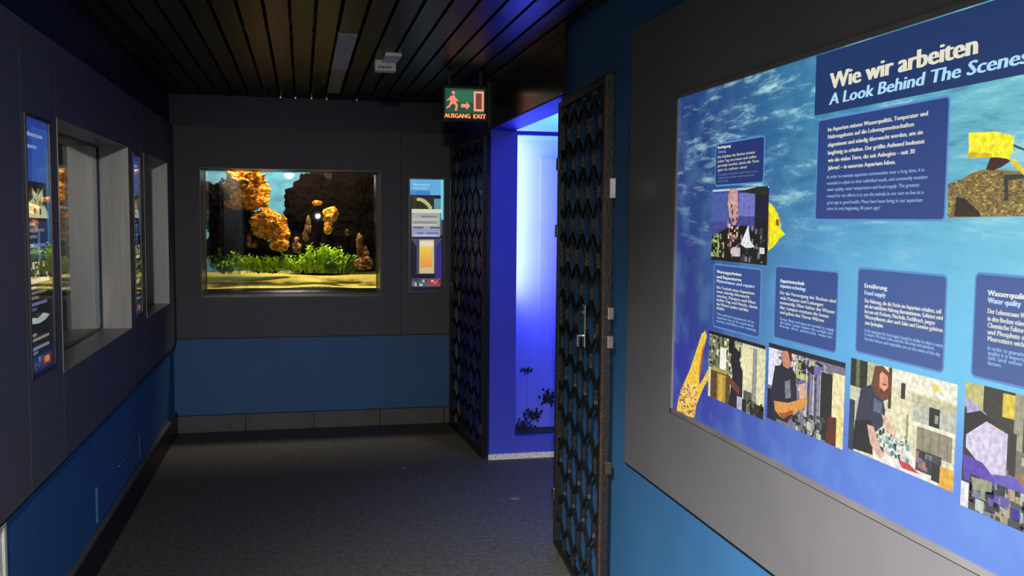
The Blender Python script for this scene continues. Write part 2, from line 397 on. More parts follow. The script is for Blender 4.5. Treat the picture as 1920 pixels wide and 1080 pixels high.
mb = MB(); mb.box(TX0, .15, TY1-.02, TY1-.012, TZ0+.1, TZ1); mb.build('backdrop', M_backblue, t)
for nm, loc, tg, e, col, sz in (('tank_lamp_left', (-.35, 7.66, 2.42), (-.32, 7.70, 1.1), 20, (1, .88, .62), .35),
                               ('tank_lamp_right', (.22, 7.66, 2.42), (.12, 7.70, 1.1), 22, (1, .92, .6), .30),
                               ('tank_lamp_rear', (-.35, 8.3, 2.4), (-.35, 8.5, 1.5), 2.2, (.7, .9, 1), .3)):
    light(nm, 'AREA', loc, tg, e, col, sz, .2)

def rock(name, m, blobs, label, cat, amp=.25, sub=5, group=None, scale=9):
    import bmesh
    mb = MB()
    for (x, y, z, ax, ay, az) in blobs:
        bm = bmesh.new(); bmesh.ops.create_icosphere(bm, subdivisions=sub, radius=1)
        for v in bm.verts:
            p = Vector((x, y, z))+Vector((v.co.x*ax, v.co.y*ay, v.co.z*az))
            d = 1+amp*noise.noise(p*scale)*1.5+amp*.8*noise.noise(p*scale*3)+amp*.5*noise.noise(p*scale*8)+amp*.3*noise.noise(p*scale*18)
            v.co = (x+v.co.x*ax*d, y+v.co.y*ay*d, z+v.co.z*az*d)
        bm.verts.index_update()
        mb.mesh([tuple(v.co) for v in bm.verts], [[v.index for v in f.verts] for f in bm.faces]); bm.free()
    return tag(mb.build(name, m, smooth=False), label, cat, group)
def B(px, py, Y, rx, rz, ry=None):
    """blob centred on a photo point at depth Y; radii given in photo pixels"""
    p = at_y(px, py, Y); s = Y/F_PX
    return (p[0], Y, p[2], rx*s, (ry or min(rx, rz))*s, rz*s)
rock('coral_rock', M_orange, [B(462, 345, 7.72, 35, 30), B(476, 372, 7.70, 24, 18), B(440, 382, 7.7, 22, 10)], 'large orange coral rock at the top left of the aquarium', 'coral rock', .35, group='orange coral rocks')
rock('coral_rock', M_orange, [B(503, 420, 7.68, 27, 26), B(526, 442, 7.66, 15, 22)], 'rounded orange coral rock in the middle of the tall pile', 'coral rock', .3, group='orange coral rocks')
rock('coral_rock', M_orange, [B(528, 460, 7.62, 17, 13)], 'small orange coral rock at the foot of the pile', 'coral rock', .3, 3, group='orange coral rocks')
rock('coral_rock', M_orange, [B(621, 402, 7.75, 14, 15), B(617, 426, 7.75, 8, 12)], 'orange coral knob rising above the right plants', 'coral rock', .4, 3, group='orange coral rocks')
rock('coral_rock', M_orange, [B(594, 380, 7.8, 9, 5)], 'tiny orange coral tip high in the dark right half', 'coral rock', .4, 3, group='orange coral rocks')
rock('driftwood', M_brown, [B(577, 425, 7.72, 5, 18, 5), B(573, 445, 7.72, 5, 12, 5)], 'thin brown stick left of the right coral knob', 'driftwood', .4, 3)
rock('dark_boulder', M_darkrock, [B(420, 400, 7.95, 42, 58, 20), B(450, 440, 7.9, 48, 36, 20), B(500, 480, 7.9, 45, 30, 20), B(430, 460, 7.9, 40, 35, 20)], 'dark boulder mass behind the orange coral pile', 'rock', .2)
rock('dark_boulder', M_darkrock, [B(590, 385, 8.15, 52, 62, 20), B(660, 400, 8.15, 60, 95, 20), B(600, 470, 8.15, 60, 50, 20), B(618, 468, 7.80, 7, 44, 7), B(596, 432, 7.86, 6, 60, 6), B(653, 474, 7.84, 5, 42, 5)], 'huge dark boulder filling the right half of the aquarium', 'rock', .12)
rock('brown_rock', M_brown, [B(682, 494, 7.6, 15, 13)], 'small brown rock at the lower right of the aquarium', 'rock', .35, 3)
rock('brown_rock', M_brown, [B(676, 458, 7.7, 7, 24, 7), B(684, 474, 7.7, 8, 16, 8)], 'upright brown rock against the right side of the aquarium', 'rock', .35, 3)
rock('brown_rock', M_brown, [B(474, 458, 7.66, 12, 8), B(468, 450, 7.68, 5, 10, 6)], 'pinkish brown rock below the dark boulder', 'rock', .35, 3)
rock('brown_rock', M_brown, [B(652, 436, 7.8, 5, 6)], 'tiny brown rock tip against the dark boulder at the right', 'rock', .35, 2)
rock('brown_rock', M_brown, [B(556, 462, 7.66, 9, 12), B(556, 450, 7.7, 5, 6)], 'brown stone in the gap between coral pile and right plants', 'rock', .35, 3)
# sand bed
mb = MB(); n = 40
def sandz(u, w): return 1.045+.075*w+.012*noise.noise(Vector((u*3, w*3, 0)))+.01*math.exp(-((u+.05)/.3)**2)
vs = []; fs = []
for j in range(9):
    w = j/8
    for i in range(n+1):
        x = TX0+(TX1-TX0)*i/n; vs.append((x, TY0+.005+(TY1-TY0-.05)*w, sandz(x, w)))
for j in range(8):
    for i in range(n): q = j*(n+1)+i; fs.append((q, q+1, q+n+2, q+n+1))
k0 = len(vs)
for i in range(n+1): x = TX0+(TX1-TX0)*i/n; vs.append((x, TY0+.005, TZ0))
for i in range(n): fs.append((k0+i, k0+i+1, i+1, i))
mb.mesh(vs, fs)
tag(mb.build('sand_bed', M_sand), 'yellow sand bed across the bottom of the aquarium', 'sand', kind='stuff')
def plant(px, py, Y, wpx, hpx, n, m, label):
    s = Y/F_PX; c = at_y(px, py, Y); mb = MB(); h = hpx*s; wd = wpx*s
    for st in range(max(6, n//9)):
        a = random.uniform(0, 6.28); lx = random.uniform(-1, 1)*wd; ly = random.uniform(-.06, .06)
        hh = h*random.uniform(.55, 1.0)*(1-.35*abs(lx/wd))
        b0 = Vector((c[0]+lx*.5, Y+ly*.5, c[2])); b1 = Vector((c[0]+lx, Y+ly, c[2]+hh))
        mb.tube(b0, b1, .0018, 4, .001)
        for q in range(14):
            f = random.uniform(.15, 1); p = b0.lerp(b1, f)
            d = Vector((math.cos(a+q*2.4), math.sin(a+q*2.4), random.uniform(.2, 1.1))).normalized()
            L = random.uniform(.022, .045); sd = d.cross(Vector((0, 0, 1)) if abs(d.z) < .9 else Vector((1, 0, 0))).normalized()*L*.24
            mid = p+d*L*.5
            mb.mesh([p, mid+sd, p+d*L+Vector((0, 0, -.004)), mid-sd], [(0, 1, 2, 3)])
    tag(mb.build('aquatic_plant', m), label, 'plant', 'green plants in the aquarium')
PL = [(412, 512, 7.7, 20, 48, 200, M_leaf2, 'dark green plant at the far left of the aquarium'),
      (440, 514, 7.62, 20, 44, 220, M_leaf, 'bushy green plant below the left boulder'),
      (470, 512, 7.58, 22, 42, 260, M_leaf, 'bright green plant left of centre under the coral pile'),
      (500, 512, 7.60, 22, 34, 240, M_leaf, 'low bright green plant under the rounded coral rock'),
      (530, 511, 7.58, 20, 38, 240, M_leaf, 'bright green plant below the small coral rock'),
      (558, 511, 7.58, 16, 34, 200, M_leaf, 'short bright green plant in the middle of the sand bed'),
      (582, 512, 7.60, 20, 58, 280, M_leaf, 'tall vivid green plant right of centre'),
      (606, 512, 7.62, 20, 60, 280, M_leaf, 'tallest vivid green plant under the right coral knob'),
      (634, 512, 7.70, 18, 56, 240, M_leaf, 'feathery green plant right of the tallest plant'),
      (656, 513, 7.72, 14, 46, 200, M_leaf2, 'dim green plant before the upright brown rock'),
      (622, 513, 7.56, 16, 34, 180, M_leaf2, 'low dark green plant at the front right of the sand'),
      (425, 514, 7.52, 18, 26, 160, M_leaf2, 'low dark green plant at the front left of the sand')]
for p in PL: plant(*p)

# ------------------------------------------------------------------ tall signs
def sign_shell(side, u0, u1, v0, v1, label):
    """slim steel-framed light box flush with the cladding; returns thing, plane"""
    c = {'left': XL-.006, 'back': YB+.006}[side]
    if side == 'left': loc = (XL-.006, (u0+u1)/2, v0)
    else: loc = ((u0+u1)/2, YB+.006, v0)
    t = thing('info_sign', loc, label, 'sign', 'tall narrow illuminated signs')
    mb = MB(); fw = .012
    def put(a, b, cc, d, e0, e1):
        if side == 'left': mb.box(XL-e0, XL+e1, a, b, cc, d)
        else: mb.box(a, b, YB-e1, YB+e0, cc, d)
    for a, b, cc, d in ((u0, u0+fw, v0, v1), (u1-fw, u1, v0, v1), (u0+fw, u1-fw, v0, v0+fw), (u0+fw, u1-fw, v1-fw, v1)): put(a, b, cc, d, .016, .004)
    mb.build('frame', M_frame, t)
    mb = MB()
    if side == 'left': mb.box(XL-.018, XL-.0075, u0+.002, u1-.002, v0+.002, v1-.002)
    else: mb.box(u0+.002, u1-.002, YB+.0075, YB+.018, v0+.002, v1-.002)
    mb.build('housing', M_dark, t)
    return t, Plane(side, c)
def cover(t, side, u0, u1, v0, v1):
    mb = MB()
    if side == 'left': mb.box(XL+.0005, XL+.002, u0+.012, u1-.012, v0+.012, v1-.012)
    else: mb.box(u0+.012, u1-.012, YB-.002, YB-.0005, v0+.012, v1-.012)
    mb.build('cover_glass', M_glass, t)
INK = (10, 12, 20)
def left_sign(w, label, title):
    u0, u1, v0, v1 = w
    t, pl = sign_shell('left', u0, u1, v0, v1, label)
    U = lambda f: u0+.012+(u1-u0-.024)*f
    H_ = v1-v0-.024
    V = lambda f: v1-.012-H_*f      # f from the top
    pr = Print(pl)
    pr.rect(U(0), U(1), V(1), V(0), (9, 10, 16), 1)
    pr.rect(U(0), U(1), V(.245), V(0), (44, 70, 165), 2)
    pr.rect(U(.3), U(1), V(.245), V(.03), (50, 98, 190), 3)
    pr.rect(U(.88), U(1), V(.50), V(.10), (56, 120, 165), 4)
    pr.rect(U(.0), U(.86), V(.55), V(.40), (28, 46, 92), 2)
    pr.rect(U(.45), U(.55), V(.56), V(.44), (90, 120, 150), 3)
    pr.build('printed_film', M_print, t)
    pr = Print(pl)
    pr.text(title, U(.04), V(.07), (u1-u0)*.66, .017, (200, 215, 255), 5, .02)
    pr.text('Aquarium', U(.04), V(.115), (u1-u0)*.42, .015, (190, 205, 250), 5, .02)
    for i, (f, w_, c) in enumerate(((.405, .35, (150, 150, 150)), (.43, .75, (120, 130, 150)), (.455, .4, (120, 130, 140)), (.49, .8, (100, 135, 200)), (.515, .45, (120, 120, 110)),
                                    (.655, .3, (160, 160, 155)), (.675, .8, (115, 115, 115)), (.695, .4, (120, 120, 120)), (.72, .8, (110, 120, 165)), (.74, .3, (90, 90, 110)),
                                    (.84, .25, (150, 145, 140)), (.86, .85, (150, 145, 142)), (.895, .85, (140, 145, 160)), (.912, .3, (120, 120, 130)))):
        pr.rect(U(.05), U(.05+w_*.9), V(f+.012), V(f), c, 5)
    pr.build('lettering', M_print, t)
    ph = Print(pl)
    ph.rect(U(.0), U(.88), V(.39), V(.25), (22, 22, 10), 3)
    ph.poly([(U(.02), V(.385)), (U(.02), V(.335)), (U(.3), V(.31)), (U(.25), V(.27)), (U(.5), V(.30)), (U(.7), V(.27)), (U(.75), V(.33)), (U(.95), V(.375)), (U(.95), V(.39))], (214, 220, 178), 4)
    ph.rect(U(.30), U(.40), V(.37), V(.35), (25, 25, 15), 5); ph.rect(U(.55), U(.62), V(.375), V(.35), (25, 25, 15), 5)
    ph.speckle(U(.25), U(.75), V(.34), V(.27), 22, [(90, 90, 40), (180, 180, 110), (50, 50, 20)], .008, 5)
    ph.rect(U(.02), U(.9), V(.64), V(.56), (40, 40, 30), 3)
    ph.rect(U(.02), U(.9), V(.645), V(.625), (230, 232, 220), 4)
    ph.speckle(U(.02), U(.9), V(.63), V(.56), 40, [(220, 225, 190), (60, 55, 30), (130, 120, 80), (20, 25, 20)], .011, 5)
    ph.poly([(U(.1), V(.80)), (U(.1), V(.775)), (U(.35), V(.785)), (U(.6), V(.77)), (U(.88), V(.785)), (U(.7), V(.80)), (U(.4), V(.807))], (190, 205, 195), 4)
    ph.rect(U(.08), U(.92), V(.995), V(.935), (24, 42, 90), 3)
    ph.speckle(U(.08), U(.5), V(.99), V(.937), 14, [(110, 140, 170), (60, 80, 120)], .007, 4)
    ph.rect(U(.5), U(.88), V(.985), V(.945), (130, 40, 25), 4); ph.rect(U(.6), U(.8), V(.975), V(.95), (225, 160, 60), 5)
    ph.build('photo_print', M_photo, t)
    cover(t, 'left', u0, u1, v0, v1)
left_sign(SIG1, 'tall narrow blue and black sign at the far left edge', 'Lebensraum')
left_sign(SIG2, 'narrow sign between the two left wall windows', 'Lebensraum')
# back sign
u0, u1, v0, v1 = SIGB
t, pl = sign_shell('back', u0, u1, v0, v1, 'bright narrow sign with orange bar on the back wall')
U = lambda f: u0+.012+(u1-u0-.024)*f
V = lambda f: v1-.012-(v1-v0-.024)*f
pr = Print(pl)
pr.rect(U(0), U(1), V(1), V(0), (26, 25, 38), 1)
pr.rect(U(0), U(1), V(.14), V(0), (98, 175, 225), 2)
pr.rect(U(.0), U(.6), V(.14), V(.1), (70, 130, 200), 3)
pr.rect(U(.92), U(1), V(.36), V(0), (110, 215, 240), 3)
pr.rect(U(.72), U(.92), V(.27), V(.17), (95, 150, 160), 3)
pr.rect(U(.05), U(.9), V(.515), V(.27), (168, 172, 165), 3)
pr.rect(U(.05), U(.9), V(.515), V(.43), (150, 156, 190), 4)
pr.rect(U(.05), U(.95), V(.30), V(.265), (214, 218, 190), 4)
pr.rect(U(.9), U(.97), V(.5), V(.34), (70, 90, 100), 3)
pr.poly([(U(.02), V(.53)), (U(.98), V(.53)), (U(.78), V(.60)), (U(.78), V(.85)), (U(.2), V(.85)), (U(.2), V(.60))], (74, 74, 96), 2)
pr.poly([(U(.78), V(.60)), (U(.95), V(.55)), (U(.95), V(.9)), (U(.75), V(.9))], (56, 46, 130), 3)
pr.rect(U(.28), U(.72), V(.845), V(.54), (205, 190, 140), 4)
pr.rect(U(.30), U(.70), V(.60), V(.555), (232, 220, 205), 5)
for i in range(10):
    f0 = .60+i*.019; r_ = i/9
    pr.rect(U(.30), U(.66), V(f0+.019), V(f0), (int(236+4*r_), int(212-60*r_), int(70-10*r_)), 5)
pr.build('printed_film', M_print, t)
pr = Print(pl)
pr.text('Meerwasser', U(.1), V(.055), .13, .016, (205, 235, 240), 6, .01)
pr.text('Lebensraum', U(.1), V(.085), .11, .014, (195, 230, 240), 6, .01)
for f, w_, a, c in ((.325, .45, .35, (110, 118, 118)), (.35, .8, .06, (196, 198, 190)), (.38, .7, .1, (130, 134, 132)), (.40, .75, .06, (205, 200, 190)), (.425, .3, .1, (70, 80, 100)),
                    (.425, .3, .6, (60, 70, 90)), (.475, .2, .2, (100, 105, 140)), (.475, .35, .5, (100, 110, 120)), (.495, .7, .1, (190, 195, 215))):
    pr.rect(U(a), U(a+w_), V(f+.012), V(f), c, 6)
pr.build('lettering', M_print, t)
ph = Print(pl)
ph.rect(U(.05), U(.72), V(.265), V(.15), (44, 44, 18), 4)
for i in range(9):
    a = i/9; ph.rect(U(.2+.4*a), U(.2+.4*a+.1), V(.18+.09*a*a+.012), V(.165+.09*a*a), (190, 190, 120), 5)
ph.rect(U(.05), U(.92), V(.965), V(.89), (80, 90, 105), 4)
ph.speckle(U(.05), U(.5), V(.96), V(.895), 12, [(180, 190, 195), (50, 60, 80), (90, 120, 130)], .012, 5)
ph.rect(U(.55), U(.92), V(.955), V(.895), (170, 62, 62), 5); ph.speckle(U(.57), U(.9), V(.94), V(.905), 6, [(240, 190, 185), (120, 20, 15)], .009, 6)
ph.build('photo_print', M_photo, t)
cover(t, 'back', u0, u1, v0, v1)

# ------------------------------------------------------------------ the big illuminated board
PLB = Plane('right', XR)
y0, y1, z0, z1 = LB
board = thing('illuminated_board', (XR, (y0+y1)/2, z0), 'huge backlit blue board about work behind the scenes on the right wall', 'illuminated display')
mb = MB(); fw = .012
for a, b, c, d in ((y0, y0+fw, z0, z1), (y1-fw*1.6, y1, z0, z1), (y0+fw, y1-fw, z0, z0+fw*1.2), (y0+fw, y1-fw, z1-fw, z1)): mb.box(XR-.006, XR+.03, a, b, c, d)
mb.build('frame', mat('grey_aluminium_frame', (118, 115, 116), .4, metal=.35), board)
# water background film, printed gradient and light streaks of a water surface
m = bpy.data.materials.new('printed_water_film'); m.use_nodes = True; nt = m.node_tree; b = nt.nodes['Principled BSDF']
b.inputs['Base Color'].default_value = (.02, .02, .02, 1); b.inputs['Roughness'].default_value = .3; b.inputs['Specular IOR Level'].default_value = .25
L = nt.links.new
geo = nt.nodes.new('ShaderNodeNewGeometry'); sp = nt.nodes.new('ShaderNodeSeparateXYZ'); L(geo.outputs['Position'], sp.inputs[0])
def mrange(src, a, b_, c=0, d=1):
    n = nt.nodes.new('ShaderNodeMapRange'); n.interpolation_type = 'SMOOTHSTEP'
    if a > b_: a, b_, c, d = b_, a, d, c
    for i, v in zip((1, 2, 3, 4), (a, b_, c, d)): n.inputs[i].default_value = v
    L(src, n.inputs[0]); return n.outputs[0]
def mix(f, a, b_):
    n = nt.nodes.new('ShaderNodeMix'); n.data_type = 'RGBA'
    for i, s in ((0, f), (6, a), (7, b_)):
        if isinstance(s, tuple): n.inputs[i].default_value = (*s2l(s), 1)
        elif isinstance(s, float): n.inputs[i].default_value = s
        else: L(s, n.inputs[i])
    return n.outputs[2]
def mul(a, b_):
    n = nt.nodes.new('ShaderNodeMath'); n.operation = 'MULTIPLY'; L(a, n.inputs[0])
    if isinstance(b_, float): n.inputs[1].default_value = b_
    else: L(b_, n.inputs[1])
    return n.outputs[0]
uu = mrange(sp.outputs[1], 2.75, 1.7)          # 0 left .. 1 right
uu2 = mrange(sp.outputs[1], 2.1, 1.2)
vv = mrange(sp.outputs[2], 1.30, 1.80)         # 0 low .. 1 high
mid = mix(uu, (40, 56, 132), (92, 172, 226)); mid = mix(uu2, mid, (112, 204, 244))
top = mix(uu, (38, 62, 124), (66, 140, 178)); top = mix(uu2, top, (110, 190, 205))
base = mix(vv, mid, top)
low = mix(mrange(sp.outputs[1], 2.8, 1.4), (44, 50, 150), (94, 138, 232))
base = mix(mrange(sp.outputs[2], 1.33, 1.10), base, low)
mp = nt.nodes.new('ShaderNodeMapping'); mp.inputs['Rotation'].default_value = (.22, 0, 0); mp.inputs['Scale'].default_value = (1, 3.2, 17); L(geo.outputs['Position'], mp.inputs[0])
nz = nt.nodes.new('ShaderNodeTexNoise'); nz.inputs['Scale'].default_value = 1.6; nz.inputs['Detail'].default_value = 7; nz.inputs['Roughness'].default_value = .7; nz.inputs['Distortion'].default_value = .15; L(mp.outputs[0], nz.inputs['Vector'])
st = mrange(nz.outputs[0], .50, .70)
st = mul(st, mrange(sp.outputs[2], 1.42, 1.72)); st = mul(st, mrange(sp.outputs[1], 3.0, 2.2, .45, .9))
base = mix(st, base, (176, 226, 232))
dk = mrange(nz.outputs[0], .50, .32); dk = mul(mul(dk, mrange(sp.outputs[2], 1.45, 1.75)), .55)
base = mix(dk, base, (30, 84, 130))
nz2 = nt.nodes.new('ShaderNodeTexNoise'); nz2.inputs['Scale'].default_value = 9; nz2.inputs['Detail'].default_value = 4; L(geo.outputs['Position'], nz2.inputs['Vector'])
base = mix(mul(mrange(nz2.outputs[0], .45, .7), .09), base, (150, 225, 250))
L(base, b.inputs['Emission Color']); b.inputs['Emission Strength'].default_value = 1.0
M_water = m
mb = MB(); mb.box(XR-.0002, XR+.012, y0+fw*.6, y1-fw, z0+fw*.6, z1-fw*.6); mb.build('water_film', M_water, board)
def R4(tl, br): # rectangle in board coordinates from two photo corners
    a = PLB.px(*tl); c = PLB.px(*br); return a[0], c[0], c[1], a[1]
NAVY = (48, 76, 140)
WT = (232, 232, 220); YT = (226, 226, 190); BT = (150, 190, 235)
RIM = (88, 140, 208)
# header bar
u0, v0 = PLB.px(1528, 217); v0 = 1.853
pr = Print(PLB); pr.rect(u0, -y0-.012, v0, z1-.014, (34, 56, 104), 3); hd = pr.build('header_panel', M_print, board)
pr = Print(PLB)
pr.text('Wie wir arbeiten', -1.955, 1.907, .478, .037, (228, 226, 200), 5, .085)
pr.build('text_line', M_print, hd); pr = Print(PLB)
pr.text('A Look Behind The Scenes', -1.957, 1.871, .605, .026, (176, 222, 250), 5, .07, .2)
pr.build('text_line', M_print, hd)
def panel(u0, u1, v0, v1, lines, col=NAVY, r=.008, rim=True):
    pr = Print(PLB)
    if rim: pr.rect(u0-.0045, u1+.0045, v0-.0045, v1+.0045, RIM, 2, r+.004)
    pr.rect(u0, u1, v0, v1, col, 3, r)
    o = pr.build('text_panel', M_print, board)
    for (xl, yc, xr_end, cap, c, bold, s) in lines:
        pr = Print(PLB)
        ul, vc = PLB.px(xl, yc); ur = PLB.px(xr_end, yc)[0]
        pr.text(s, ul, vc-cap*.45, ur-ul, cap, c, 5, bold)
        pr.build('text_line', M_print, o)
# intro panel
u0, u1, v0, v1 = -2.001, -1.547, 1.607, 1.838
G = [(243.4, 1740, 'Im Aquarium müssen Wasserqualität, Temperatur und'), (257.2, 1714, 'Nahrungskette auf die Lebensgemeinschaften'), (271.9, 1731, 'abgestimmt und ständig überwacht werden, um sie'),
     (286.8, 1734, 'langfristig zu erhalten. Der größte Aufwand bedeutet'), (301, 1716, 'wie die vielen Tiere, die seit Anbeginn – seit 30'), (315.3, 1680, 'Jahren! – in unserem Aquarium leben.')]
E_ = [(332, 1734, 'In order to maintain aquarium communities over a long time, it is'), (343.8, 1741, 'essential to adjust to their individual needs, and constantly monitor'),
      (355.6, 1725, 'water quality, water temperature and food supply. The greatest'), (367.7, 1733, 'reward for our efforts is to see the animals in our care to live to a'),
      (379.9, 1731, 'great age in good health. Many have been living in our aquarium'), (391.1, 1651, 'since its very beginning 30 years ago!')]
panel(u0, u1, v0, v1, [(1554, y, x, .0092, (222, 222, 204), .07, s) for y, x, s in G]+[(1552, y, x, .0078, (150, 178, 218), .035, s) for y, x, s in E_], (42, 66, 128))
# small upper panel
u0, u1, v0, v1 = R4((1344, 272), (1431, 348)); v1 = PLB.px(1344, 272)[1]; v0 = PLB.px(1344, 347)[1]
panel(u0, u1, v0, v1, [(1347, 277, 1371, .0085, WT, .08, 'Reinigung'), (1347, 285.5, 1362, .008, BT, .01, 'Cleaning'),
      (1347, 295, 1416, .0078, (190, 192, 176), .07, 'Die Scheiben der Becken müssen'), (1347, 303, 1419, .0078, (190, 192, 176), .07, 'jeden Tag von innen und außen'),
      (1347, 311, 1424, .0078, (190, 192, 176), .07, 'gereinigt werden, damit alle Tiere'), (1347, 319, 1402, .0078, (190, 192, 176), .07, 'gut zu sehen sind.'),
      (1347, 328, 1421, .006, (110, 135, 165), .0, 'The glass of all the tanks has to be'), (1347, 334, 1415, .006, (110, 135, 165), 0, 'cleaned inside and outside'), (1347, 340, 1367, .006, (110, 135, 165), 0, 'every day.')], (36, 54, 112))
# the four lower panels, one width, one pitch
def col4(i): u = -2.548+i*.3655; return u, u+.284
def lines(xl, heads, ger, eng, cap=.0085):
    return [(xl, y, x, cap*1.1, WT if k != 2 else (190, 215, 245), .08, s) for y, x, s, k in heads]+[(xl, y, x, cap, (214, 216, 205), .07, s) for y, x, s in ger]+[(xl, y, x, cap*.85, (152, 188, 232), .04, s) for y, x, s in eng]
u, w_ = col4(0)
panel(u, w_, 1.288, 1.469, lines(1345, [(509, 1391, 'Wartungsarbeiten', 1), (518.5, 1391, 'und Reparaturen', 1), (526.5, 1416, 'Maintenance and repairs', 2)],
      [(538.5, 1416, 'Die Technik eines Aquariums'), (546, 1407, 'muss ständig überwacht'), (554, 1419, 'werden. Pumpen und Filter'), (561.5, 1422, 'laufen Tag und Nacht, damit'), (569.5, 1405, 'das Wasser sauber und klar'), (577, 1360, 'bleibt.')],
      [(588, 1415, 'The technical equipment of an'), (594.5, 1415, 'aquarium has to be supervised,'), (601, 1419, 'pumps and filters are running')]))
u, w_ = col4(1)
panel(u, w_, 1.300, 1.483, lines(1464, [(526, 1510, 'Aquarientechnik', 1), (535.5, 1512, 'Aquarium technology', 2)],
      [(548.5, 1569, 'Für die Versorgung der Becken sind'), (558, 1545, 'viele Pumpen und Leitungen'), (567, 1568, 'notwendig. Filter halten das Wasser'), (576, 1556, 'klar, Lampen ersetzen die Sonne'), (585, 1547, 'und geben den Tieren Wärme')],
      [(597.5, 1566, 'Pumps, filters and pipes are needed to supply'), (604, 1563, 'the tanks. Lamps replace the sunlight and'), (610.5, 1564, 'keep the animals warm.')]))
u, w_ = col4(2)
panel(u, w_, 1.315, 1.497, lines(1623, [(535.5, 1665, 'Ernährung', 1), (548.5, 1662, 'Food supply', 2)],
      [(563.5, 1767, 'Die Nahrung, die die Fische im Aquarium erhalten, soll'), (573.5, 1770, 'mit der natürlichen Nahrung übereinstimmen. Gefüttert wird'), (583.5, 1755, 'bei uns mit Krebsen, Muscheln, Fischfleisch, jungen'), (593.5, 1770, 'Wasserpflanzen, aber auch Salat und Gemüse gehören'), (604.5, 1658, 'zum Speiseplan.')],
      [(619, 1770, 'In the aquarium the food supply should be similar to what is eaten'), (626, 1755, 'in nature. We feed crabs, mussels, fish meat and plankton,'), (634.5, 1766, 'but also lettuce and vegetables are on the menu of the day')], .0088), (58, 88, 152))
u, w_ = col4(3)
panel(u, w_, 1.322, 1.507, lines(1854, [(549, 1935, 'Wasserqualität', 1), (563, 1916, 'Water quality', 2)],
      [(583, 1965, 'Der Lebensraum Wasser wird'), (597, 1972, 'in den Becken ständig überprüft.'), (609.5, 1968, 'Chemische Faktoren wie Salz'), (622, 1970, 'und Phosphate sind für alle'), (634.5, 1935, 'Meerestiere wichtig.')],
      [(652, 1968, 'In order to guarantee the water'), (661, 1970, 'quality it is important to check'), (670, 1968, 'salt and other chemical'), (680, 1880, 'factors.')], .0092), (58, 88, 152))

def photo(label=None):
    return Print(PLB)
def done(pr, label):
    o = pr.build('photo_print', M_photo, board); o['label'] = label; return o
# reef photograph
pr = photo(); a = PLB.px(1336, 420)[0]; c = PLB.px(1441, 420)[0]; v0 = PLB.px(1336, 487)[1]; v1 = PLB.px(1336, 356)[1]
fu = lambda f: a+(c-a)*f
fv = lambda f: v0+(v1-v0)*f
pr.rect(a, c, v0, v1, (66, 72, 142), 3)
pr.rect(fu(.0), fu(.32), fv(.55), fv(.95), (74, 92, 158), 3.3); pr.rect(fu(.0), fu(1), fv(.97), fv(1), (180, 205, 215), 3.4)
pr.rect(fu(.5), fu(.78), fv(.62), fv(.93), (112, 114, 190), 3.4); pr.rect(fu(.78), fu(1), fv(.3), fv(.98), (30, 26, 50), 3.5)
pr.poly([(fu(.5), fv(.95)), (fu(.98), fv(.88)), (fu(.98), fv(1)), (fu(.8), fv(1))], (34, 46, 34), 3.7)
pr.poly([(fu(.33), fv(1)), (fu(.47), fv(1)), (fu(.50), fv(.6)), (fu(.42), fv(.45)), (fu(.3), fv(.75))], (196, 150, 150), 3.8)
pr.poly([(fu(0), fv(0)), (fu(0), fv(.33)), (fu(.2), fv(.42)), (fu(.4), fv(.5)), (fu(.62), fv(.5)), (fu(.75), fv(.42)), (fu(1), fv(.6)), (fu(1), fv(0))], (22, 22, 18), 4)
pr.speckle(fu(.0), fu(.25), fv(.05), fv(.38), 60, [(120, 140, 70), (190, 200, 140), (30, 40, 20), (150, 160, 110)], .006, 4.5)
pr.speckle(fu(.3), fu(.5), fv(.05), fv(.95), 60, [(200, 150, 150), (160, 120, 110), (210, 190, 180), (90, 60, 60)], .006, 4.5)
pr.speckle(fu(.5), fu(1), fv(.02), fv(.5), 70, [(30, 30, 30), (60, 70, 70), (120, 120, 130), (15, 15, 15)], .007, 4.5)
pr.poly([(fu(.55), fv(.25)), (fu(.68), fv(.5)), (fu(.72), fv(.3)), (fu(.8), fv(.22)), (fu(.65), fv(.2))], (225, 228, 235), 5.3)
pr.rect(fu(.88), fu(.96), fv(.14), fv(.22), (220, 220, 225), 5.3)
pr.rect(fu(.4), fu(.55), fv(.08), fv(.2), (200, 190, 200), 5.3)
done(pr, 'photo of a reef tank under blue light')
# yellow fish swimming out from behind it
pr = photo(); q = lambda pts, c_, k: pr.ppx(pts, c_, k)
q([(1441, 378), (1450, 386), (1459, 400), (1463, 416), (1464, 428), (1473, 440), (1463, 446), (1456, 456), (1449, 464), (1441, 470)], (240, 232, 22), 2.6)
q([(1456, 410), (1461, 412), (1461, 424), (1456, 422)], (150, 60, 10), 3); q([(1441, 395), (1444, 400), (1443, 455), (1441, 460)], (205, 160, 20), 2.9)
o = pr.build('fish_print', M_photo, board); o['label'] = 'bright yellow fish with pointed snout'
